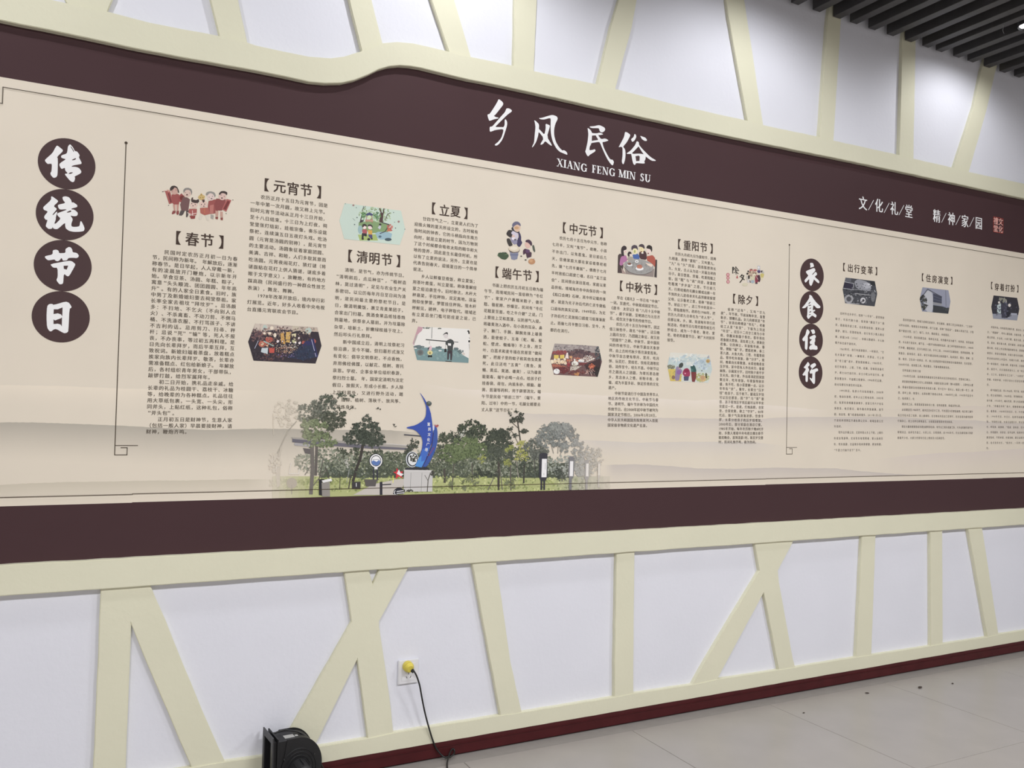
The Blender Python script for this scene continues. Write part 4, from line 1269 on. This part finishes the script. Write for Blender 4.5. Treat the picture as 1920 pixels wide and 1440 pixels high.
# park landscape strip
def bgc(x, y): return CREAM if y < 800 else (190, 182, 167) if y < 845 and x < 800 else (203, 194, 179)
def fade(c, P):
    x = sum(p[0] for p in P)/len(P); y = sum(p[1] for p in P)/len(P)
    a = 1.0
    if x < 640: a = min(a, max(0, (x-485)/130))
    if x > 1040: a = min(a, max(0, (1168-x)/125))
    if a < .16: return None
    a = a*a*(3-2*a); b = bgc(x, y)
    if x > 1030:
        g = sum(c)/3; t = min(1, (x-1030)/60)*.6; c = tuple(v*(1-t)+g*t for v in c)
    return tuple(b[i]*(1-a)+c[i]*a for i in range(3))
def PX(x, y, z):
    d = Vector((x, y, z))-CAMP; return (960+F*d.dot(CR)/d.dot(CF), 720-F*d.dot(CU)/d.dot(CF))
PKF = [(440, 700), (1185, 700), PX(W(1185, 915).x, PY, ZBm+.0015), PX(W(440, 935).x, PY, ZBm+.0015)]
park = None
def darker_leaf(c, P): return fade(tuple(v*.87 for v in c), P)
pky = [PY-.0009]
def pk(spec, org=(0, 0), sc=1, layer=16, name='park_detail', tint=fade, clump=False):
    global park
    q = Ink(layer); q.y = pky[0]; draw(q, org, sc, spec, [((x-org[0])*sc, (y-org[1])*sc) for x, y in PKF], tint=tint, clump=clump)
    pky[0] = q.y-.00002
    o = q.build(name, park if park else mural)
    o['kind'] = 'stuff'
    if not park: park = o; o.name = 'park_picture'; del o['kind']; o['label'] = 'printed park landscape with trees, lawn and blue sail sculpture fading into the cream'
    return o
def cells(x0, x1, y0, y1, c, n=24):
    return '\n'.join('%s %g,%g %g,%g %g,%g %g,%g' % (c, x0+(x1-x0)*i/n, y0, x0+(x1-x0)*(i+1)/n, y0, x0+(x1-x0)*(i+1)/n, y1, x0+(x1-x0)*i/n, y1) for i in range(n))
pk(cells(450, 1180, 893, 940, 'A6AB78', 60) + '\n' + cells(600, 1075, 868, 896, '4E5446', 60))
pk("""
B0B67C,A0A86C,BCC088,8E9860,7E8858 *900,1,3 820,908,360,16
8C945E,7E8658 *220,2,2.6 600,903,110,5 900,914,90,4
6A705C,565C4C,7C8268,484E44,8C9280,9A9E90 *900,3,3 700,868,100,22 840,866,100,26
545A4C,464C40,646A58,5E6652 *700,13,3 860,862,60,26 950,862,62,26 740,866,60,18
62685A,767C6A,8A8E7E *500,4,3 610,866,60,24 960,870,90,22
858A80,9AA094 *300,5,3 1070,874,60,20""", layer=18)
pk("""
9A968F 545,820 600,823 700,832 762,836 762,840 690,838 560,830
66646C 548,823 610,828 700,836 775,841 775,844 690,841 610,835 548,829
94949C 552,830 582,833 582,838 552,835
4A4648 568,840 585,842 585,852 572,850
C8C6C4 ~1 700,830 800,838
6A6860 ~1.6 512,882 520,850 540,808 556,790
8A8478 ~3 527,840 522,862
A8A298 ~1 512,775 513,815
B4AE9E,A49C8E *90,11,4 540,775,30,25
9C988C,ACA698 *120,12,3.4 480,880,26,22 505,868,22,20
8E8678 @ 547,906,10,10
7C756A ~1.6 547,910 547,926
D8D4CC ~2.5 519,872 520,912
D8D4CC ~2 546,868 542,888 560,888 561,880
A09888 ~6 522,880 522,910""", layer=20)
# trees: trunks then leaf clusters
pk("""
5E5A56 ~7 585,835 586,880 583,925
57534F ~5 594,835 592,890
6A665E ~1.6 586,912 612,880
6A665E ~1.6 572,890 584,872
4E4A46 ~1.4 610,875 620,905
4E4A46 ~1.4 606,860 598,900
3E3A36 ~5 681,830 676,858 668,880 662,902
4A4640 ~2.2 654,915 660,878
4A4640 ~1.2 637,918 638,890
4C4842 ~4 833,880 834,904
4C4842 ~3 935,840 934,912
45413C ~3 936,870 935,918
6A665E ~1.6 934,880 915,918
6A665E ~1.6 937,876 942,918
55514A ~2 848,918 850,880 856,850
55514A ~2 886,900 885,870
4A463F ~2.2 977,835 972,800 970,785
4A463F ~1.2 971,802 960,792
6A665A ~1.2 972,832 962,812 955,804
5A5650 ~2.5 958,918 957,870
8A857C ~1.5 972,895 968,862 978,850
3E3C38 ~3 982,905 983,870
5A5852 ~2 1003,896 1002,860
8A8880 ~1.3 1038,850 1030,820
8A8880 ~1.3 1050,855 1062,815
8A8880 ~1.3 1046,850 1048,810
6A6862 ~2 1054,902 1054,880""", layer=22)
pk("""
5C6054,6E7266,4A4E44,868A7C *508,21,2.4 605,762,28,20 585,775,30,20
565A4C,686C5C,484C40 *469,22,2.4 625,785,26,22 600,800,34,22
7C8866,8E9A72,667052 *448,23,2.6 588,803,24,22 600,825,30,14
4A5046,5C6456,3C4238 *547,24,2.4 687,806,24,20 670,820,26,14 700,822,22,14
4A5046,6A6E62 *57,25,2.2 705,815,10,12 655,825,10,8 688,785,8,5
4C5246,5E6656 *80,26,2.0 640,742,22,8 612,748,10,6
5E6454,4A5042 *103,27,2.3 655,850,26,12 690,848,26,12
3E443C,525848,6C7460 *428,28,2.4 840,830,22,18 868,815,24,18
4A5044,5E6852,3A4036 *508,29,2.4 885,806,26,18 905,825,24,20
6E7C56,7E8C64,5A6648 *508,30,2.6 870,838,30,20 850,850,26,16 895,842,26,16
444A40,565C4E *331,31,2.3 928,830,16,18 945,825,14,16 935,812,18,7
4E5448,60665A *312,32,2.3 925,852,18,16 948,850,16,18
B4B468,C4C080,989C58 *126,33,2.2 982,838,13,12 977,856,12,10
A8AC66,8C9456 *57,34,2.0 953,868,7,7 955,840,7,6 905,860,8,7
44483E,5A5C50 *69,35,2.0 967,778,14,7 961,787,7,4 975,787,6,4 983,809,4,3
4E5248 *27,36,1.9 960,826,5,5 967,816,4,4 956,804,2.4,2
6E7268,82867C,5C6058 *331,37,2.3 1000,840,16,16 1012,850,16,14
878B86,9A9E98,747874 *448,38,2.4 1040,810,30,16 1030,822,26,18 1062,820,24,18
8C908A,A4A8A0 *312,39,2.4 1075,845,24,20 1050,800,20,8
9CA098,ACB0A8 *312,40,2.4 1110,858,20,24 1095,880,18,16
4A5046,5C6458 *103,41,2.2 986,878,16,14 1004,885,12,8 1052,888,12,10
6E786A,565E50 *92,42,2.0 624,885,13,8 650,885,10,7 678,889,12,8
50584A,5E6656 *92,43,2.0 720,884,20,5 750,885,18,5 700,880,14,5
44483E,5E6458 *103,44,2.0 775,832,9,8 766,845,9,12
8A9070,72785A *80,45,2.0 870,905,10,12 890,898,12,14 845,900,10,12 958,905,10,10
565C50,40463C *69,46,2.0 897,886,10,8 922,887,14,6
C8C8BC *39,47,1.8 655,870,9,9 800,850,3,20 867,812,8,6
4A4A42 ~1.4 655,768 662,763
4A4A42 *8,48,1.8 710,765,5,3 737,798,5,3""", layer=24, name="park_foliage", clump=True, tint=darker_leaf)
pk("""
BAB4AC 662,928 700,908 742,899 775,896 778,900 760,905 745,928
C9C4BC 762,892 778,893 778,899 764,898
A0A0A0 ~.8 650,905 655,880""", layer=26)
# sign, bins, benches, lamp boxes
pk("""
242428 @ 705,864,13,14
E6E4E4 @ 705,864,11.8,12.6
2A2A30 @ 705,864,9.6,10.4
E0E4EA @ 705,864,8.4,9
5A74A8 696,866 700,863 706,866 711,862 713.5,866 710,872 705,873 699,871
6A6A7A ~.7 699,861.5 711,861.5
3A3A44 ~2.2 700.5,880 700.5,900
3A3A44 ~2.2 707.5,880 707.5,900
DCDCE0 702,876 708,876 708,880 702,880
2A2A2C 598,899 608,898 608,903 604,903 604,929 598,928
8A8680 603,905 618,904 619,931 604,931
DADAD8 603,901 621,897 623,902 606,905
3C3A3C 660,904 676,903 676,917 660,917
E0E0E0 ~1.2 668,906 668,912
5A5654 683,899 710,899 706,903 704,912 686,912
2C2C34 712,904 717,903 717,928 712,928
2C2C34 ~2 716,909 733,908
E8E060 ~1 737,892 737,905
2C2C34 s 736,928 739,918 748,913 756,917 760,926
EDEDED ~1.4 744,921.5 757,920
EDEDED ~1.4 744,925 758,924
F0F0F0 ~1.2 741,920 739,923.5 741,927
C43C44 744,877 748,884 756,884 752,890 755,897 748,893 742,898 743,889 737,885 743,884
E8DCDC 748,880 751,887 757,889 752,893 747,890 744,888""", layer=28)
S_ = ((740,720), 6.545)
pk("""
4A4A52 ~14 120,622 330,640
3E5698 s 500,500 525,560 527,700 500,820 440,940 390,1020 330,1015 420,880 460,740 475,600 480,540
3A509E s 308,105 320,115 380,200 440,330 462,480 468,560 470,600 450,740 380,930 330,1025 262,1012 300,900 335,800 345,700 325,640 270,580 225,555 150,545 148,530 260,505 350,450 385,390 390,280 350,180
4468B4 430,770 380,930 330,1025 262,1012 310,900 342,800
5088C8 330,950 370,940 330,1025 262,1012 280,960
C8CCDC 465,520 490,500 485,560 470,580
3A3A6A ~12 475,600 455,760 400,900 345,1010
8A3A5A ~8 480,780 420,880
4A5050 @ 420,240,34,30
6A7470 @ 425,228,20,12
A05050 *8,2,16 510,510,20,12
B8BCC0 @ 215,925,80,98
24262A @ 218,925,68,86
D4D6D6 @ 220,925,56,74
3A3A34,4A4C40 *30,3,16 230,900,40,60
5088C8 250,1010 300,900 330,880 320,1015
34343A 130,1030 400,1020 430,1050 130,1050
C6C4C2 115,1052 470,1058 470,1078 115,1075
BDBBB8 115,1070 468,1075 462,1320 110,1320
8A8A88 ~5 200,1090 190,1320
8A8A88 ~5 335,1090 325,1320
4A463E ~10 400,1320 410,1180 440,1090
4A463E ~6 410,1190 370,1120
44443E *18,4,16 170,1310,60,12 460,1090,20,30""", S_[0], S_[1], layer=30, tint=None)
q = Ink(34); q.y = pky[0]; pky[0] -= .00003
for ch, (x, y), ro in zip('富民文化广场', [(415,493),(425,555),(420,620),(412,682),(405,740),(385,805)], (0, 0, -.05, -.15, -.2, -.3)):
    a = w2((740+x/6.545, 720+y/6.545), PY); put(q, ch, a[0], a[1], .0135, .0145, alb((238, 240, 246)), .015, True, ro)
q.build('sculpture_lettering', park)
pk("""
3A3A40 s 765,760 815,745 870,760 865,800 870,1105 755,1105 765,800
E2E4E4 797,825 860,825 855,1062 790,1062
7A7A78 ~4 840,880 838,960
8A8A88 ~5 822,1010 822,1035
3A3A40 780,1100 802,1100 800,1225 778,1225
3A3A40 815,1100 838,1100 836,1225 815,1225
6A6A72 s 1140,800 1195,790 1215,830 1205,1080 1135,1085 1145,830
E0E0E2 1158,855 1200,855 1195,1048 1152,1048
6A6A72 1145,1080 1180,1080 1178,1225 1144,1225
7A7A84 1350,840 1400,840 1395,1090 1345,1090
E0E0E2 1366,885 1398,885 1394,1050 1362,1050
7A7A84 1355,1085 1384,1085 1382,1225 1354,1225
9A9AA0 1515,870 1548,870 1545,1060 1512,1060
E4E2E0 1520,892 1545,892 1542,1036 1518,1036
9A9AA0 1515,1060 1534,1060 1534,1190 1512,1190""", (900,740), 6.857, layer=30, name='lamp_boxes')

# ------------------------------------------------------------------ socket, plug, cable
so = empty('wall_socket', (0, 0, 0)); tag(so, 'white double wall socket plate with a yellow plug in its upper outlet', 'socket')
a = W(747, 1239.5, -.01); b = W(776.5, 1277.5, -.01); sx0, sx1 = W(747, 1258, -.01).x, W(784.5, 1258, -.01).x
sz0, sz1 = a.z-.092, a.z
box('plate', (sx0, -.011, sz0), (sx1, -.0005, sz1), m_sock, so, bev=.002)
cxs = (sx0+sx1)/2
o = box('socket_face', (cxs-.028, -.0125, sz0+.012), (cxs+.028, -.0108, sz1-.012), m_sock, so, bev=.0007)
def slot(x, z, ro, l=.008, wd=.0018):
    bm = bmesh.new(); bmesh.ops.create_cube(bm, size=1)
    for v in bm.verts: v.co = Vector((v.co.x*wd, v.co.y*.0012, v.co.z*l))
    bmesh.ops.rotate(bm, verts=bm.verts, cent=(0, 0, 0), matrix=Matrix.Rotation(ro, 3, 'Y'))
    bmesh.ops.translate(bm, verts=bm.verts, vec=(x, -.0128, z)); return from_bm('slot', bm, m_hole, so)
slot(cxs, sz0+.042, 0, .009); slot(cxs-.008, sz0+.026, -.5); slot(cxs+.008, sz0+.026, .5)
pg = W(767, 1251, -.03)
pl = empty('power_plug', (pg.x, -.0125, pg.z)); tag(pl, 'yellow round power plug pushed into the white wall socket', 'plug')
bm = bmesh.new()
bm_cyl(bm, (0, 0, 0), (0, -.018, -.001), .021, .020, 28); bm_cyl(bm, (0, -.017, -.001), (.001, -.032, -.004), .0195, .013, 28)
from_bm('plug_body', bm, m_plug, pl, True)
bm = bmesh.new(); bm_cyl(bm, (.003, -.022, -.006), (.011, -.036, -.016), .0062, .0045, 16)
from_bm('strain_relief', bm, m_cable, pl, True)
cp = [(773.5,1254.4,.048),(778,1261,.056),(782,1269,.058),(787.3,1285.7,.055),(791,1308.7,.045),(796.5,1336,.04),(803.3,1362,.035),(811.7,1389.7,.026)]
pts = [W(x, y, -d) for x, y, d in cp]
fl_pts = [(818,1403.5,.030,.030),(827,1413.5,.05,.012)]
pts += [W(818, 1404, -.028), W(825, 1413, -.034), FL(832, 1420, .006), FL(841, 1420.5, .006), FL(849, 1417, .012)]
pts += [W(853, 1409.6, -.030), W(850, 1402.7, -.022), W(845, 1407, -.030), FL(840.5, 1420, .014), FL(838, 1430, .006), FL(838.5, 1442, .0045), FL(846, 1465, .0045), FL(850, 1500, .0045)]
cb = tube('power_cable', pts, .0032, m_cable)
tag(cb, 'thin black power cable hanging from the yellow plug and looping onto the floor', 'cable')

# ------------------------------------------------------------------ air blower
BX, BY = FL(550, 1484, 0).x, FL(550, 1484, 0).y
bl = empty('air_blower', (BX, BY, 0), math.radians(4)); tag(bl, 'black centrifugal air blower standing on the floor against the wall', 'blower')
bl.scale = (.74, .80, .86)
R0, HB, ZC_ = .105, .125, .125     # scroll radius, width, centre height
def scroll(th):  # th 0 = top, clockwise seen from the front (towards +x)
    return R0*(1.06-.16*th/(2*math.pi))
def prof(off=0, n=44):
    P = [(-.105, ZC_+R0*1.06+off), (-.06, ZC_+R0*1.06+off)]
    for i in range(n+1):
        th = 1.33*math.pi*i/n; r = scroll(th)+off
        P.append((r*math.sin(th), ZC_+r*math.cos(th)))
    P.append((-.09, ZC_-.062-off)); P.append((-.105, ZC_-.062-off))
    return P
def prism(P, y0, y1, bm):
    f = [bm.verts.new((x, y0, z)) for x, z in P]; g = [bm.verts.new((x, y1, z)) for x, z in P]; n = len(P)
    a = bm.faces.new(f); b = bm.faces.new(g[::-1])
    for i in range(n): bm.faces.new((f[i], g[i], g[(i+1) % n], f[(i+1) % n]))
bm = bmesh.new(); prism(prof(), -HB/2, HB/2, bm); bmesh.ops.triangulate(bm, faces=[f for f in bm.faces if len(f.verts) > 4])
from_bm('housing', bm, m_black, bl, True)
for y in (-HB/2-.004, HB/2-.001):
    bm = bmesh.new(); prism([(x*1.0, z) for x, z in prof(.0055)][1:-1], y, y+.005, bm); bmesh.ops.triangulate(bm, faces=[f for f in bm.faces if len(f.verts) > 4])
    from_bm('side_plate', bm, m_black, bl, True)
# concentric pressed rings, inlet and motor on the front face
for r_, w_ in ((.084, .0035), (.070, .003), (.056, .003)):
    bm = bmesh.new(); n = 40
    ring = []
    for i in range(n):
        a = 2*math.pi*i/n
        for k_ in range(6):
            b = 2*math.pi*k_/6; rr_ = r_+w_*math.cos(b); ring.append(bm.verts.new((rr_*math.sin(a), -HB/2-.004+w_*math.sin(b)*.8, ZC_-.012+rr_*math.cos(a))))
    for i in range(n):
        for k_ in range(6):
            bm.faces.new((ring[i*6+k_], ring[i*6+(k_+1) % 6], ring[((i+1) % n)*6+(k_+1) % 6], ring[((i+1) % n)*6+k_]))
    from_bm('pressed_ring', bm, m_black, bl, True)
for a in (-.95, .95, 2.2, -2.2):
    bm = bmesh.new(); bm_cyl(bm, (.09*math.sin(a), -HB/2-.003, ZC_-.012+.09*math.cos(a)), (.09*math.sin(a), -HB/2-.009, ZC_-.012+.09*math.cos(a)), .004, .003, 12)
    from_bm('screw', bm, m_blackm, bl, True)
bm = bmesh.new(); bm_cyl(bm, (0, -HB/2-.002, ZC_-.018), (0, -HB/2-.085, ZC_-.018), .050, .047, 40); 
mo = from_bm('motor', bm, m_blackm, bl, True)
bm = bmesh.new(); bm_cyl(bm, (0, -HB/2-.084, ZC_-.018), (0, -HB/2-.094, ZC_-.018), .047, .036, 40)
from_bm('motor_cap', bm, m_black, mo, True)
for i in range(10):
    a = 2*math.pi*i/10; bm = bmesh.new(); bmesh.ops.create_cube(bm, size=1)
    for v in bm.verts: v.co = Vector((v.co.x*.004, v.co.y*.06, v.co.z*.006))
    bmesh.ops.translate(bm, verts=bm.verts, vec=(0, -HB/2-.045, .051)); bmesh.ops.rotate(bm, verts=bm.verts, cent=(0, 0, 0), matrix=Matrix.Rotation(a, 3, 'Y')); bmesh.ops.translate(bm, verts=bm.verts, vec=(0, 0, ZC_-.018))
    from_bm('cooling_fin', bm, m_blackm, mo)
# outlet mouth with a double flange
zt1, zb1 = ZC_+R0*1.06, ZC_-.062
def frame(name, x0, x1, gy, gz, th, m):
    bm = bmesh.new()
    y0, y1, z0, z1 = -HB/2-gy, HB/2+gy, zb1-gz, zt1+gz
    for lo, hi in (((x0, y0, z1-th), (x1, y1, z1)), ((x0, y0, z0), (x1, y1, z0+th)), ((x0, y0, z0+th), (x1, y0+th, z1-th)), ((x0, y1-th, z0+th), (x1, y1, z1-th))):
        r_ = bmesh.ops.create_cube(bm, size=1)
        for v in r_['verts']:
            for i in range(3): v.co[i] = (lo[i]+hi[i])/2+v.co[i]*(hi[i]-lo[i])
    return from_bm(name, bm, m, bl)
frame('outlet_duct', -.128, -.100, 0, 0, .006, m_black)
frame('outlet_flange', -.108, -.102, .012, .016, .018, m_black)
frame('outlet_flange', -.132, -.126, .014, .024, .026, m_blackm)
box('outlet_dark', (-.107, -HB/2+.004, zb1+.004), (-.1045, HB/2-.004, zt1-.004), m_hole, bl)
for x in (-.085, .06):
    box('foot', (x-.012, -HB/2-.015, 0), (x+.012, HB/2+.015, .012), m_blackm, bl, bev=.002)
    box('foot_bracket', (x-.008, -HB/2+.01, .010), (x+.008, HB/2-.01, ZC_-R0*.80), m_blackm, bl)
box('sticker', (-.060, -.035, zt1+.0001), (-.012, .000, zt1+.0014), m_lab, bl)
box('sticker', (-.008, -.028, zt1-.0002), (.006, -.012, zt1+.0012), m_lab, bl)
zt2 = zt1+.006
lead = tube('lead', [(-.10, .02, zt2+.002), (-.06, .035, zt2+.008), (-.02, .02, zt2+.006), (.03, .0, zt2-.004), (.075, -.02, ZC_+.075), (.103, -.03, ZC_+.035), (.118, -.035, ZC_-.02), (.16, -.04, .045), (.21, -.05, .010), (.26, -.06, .004), (.30, -.12, .004)], .0036, m_cable, bl)

# ------------------------------------------------------------------ ceiling downlights
for i, (x, y, p) in enumerate(DOWN):
    d = empty('ceiling_downlight', (x, y, HC+2.074))
    tag(d, 'glowing round downlight set between the dark ceiling slats at the right edge' if i == 3 else ['round downlight in the slats above the left end of the panel, outside the photo', 'round downlight in the slats above the swell in the panel top, outside the photo', 'round downlight in the slats above the brushed title, outside the photo'][i], 'lamp', 'downlights between the ceiling slats')
    bm = bmesh.new(); n = 28
    for z0, z1, r0, r1 in ((.0, .10, .050, .046),):
        v = [[bm.verts.new((r*math.cos(2*math.pi*k_/n), r*math.sin(2*math.pi*k_/n), z)) for k_ in range(n)] for r, z in ((.046, .004), (.054, -.004), (.056, .0), (.052, .10), (.044, .10))]
        for a, b in zip(v, v[1:]+v[:1]):
            for k_ in range(n): bm.faces.new((a[k_], a[(k_+1) % n], b[(k_+1) % n], b[k_]))
    from_bm('lamp_ring', bm, m_blackm, d, True)
    bm = bmesh.new(); bm_cyl(bm, (0, 0, .004), (0, 0, .012), .045, .045, 28); from_bm('lamp_lens', bm, m_glow, d)
    lamp('spot', 'SPOT', (x, y, HC+2.066), (math.radians(16), 0, 0), p, (.97, .97, 1.0), spot_size=math.radians(150), spot_blend=.6, shadow_soft_size=.035).parent = None
# little wire end hanging from a slat
a = CAMP + (CR*((1880-960)/F)+CU*(-(56-720)/F)+CF)*0
d_ = CR*((1881-960)/F)+CU*(-(52-720)/F)+CF; hang = CAMP+d_*((2.06)/d_.z)
hw = tube('loose_wire', [hang+Vector((0, 0, .02)), hang+Vector((.004, 0, .0)), hang+Vector((-.008, 0, -.015)), hang+Vector((.006, 0, -.03))], .0007, m_wire)
tag(hw, 'tiny pale wire end dangling beneath the dark ceiling slats', 'wire')
# crumbs on the floor
random.seed(11)
CR_ = [(1626,1300,.010,'dark crumb nearest the camera of the pair on the floor tiles'), (1725,1290,.016,'long dark dead insect lying on the floor tiles'), (1786,1282,.009,'small dark crumb farthest right on the floor tiles'), (1507,1337,.007,'tiny dark crumb farthest left on the floor tiles')]
for x, y, r_, lb in CR_:
    p = FL(x, y, 0); bm = bmesh.new(); bmesh.ops.create_icosphere(bm, subdivisions=2, radius=1)
    for v in bm.verts: v.co = Vector((v.co.x*r_*(1+random.uniform(-.25, .25)), v.co.y*r_*.5*(1+random.uniform(-.3, .3)), v.co.z*r_*.28))
    o = from_bm('floor_crumb', bm, m_crumb, None, True); o.location = (p.x, p.y, r_*.22); o.rotation_euler = (0, 0, random.uniform(-.6, .6)); tag(o, lb, 'crumb')
bpy.data.objects.remove(_fo); bpy.data.curves.remove(_fc)
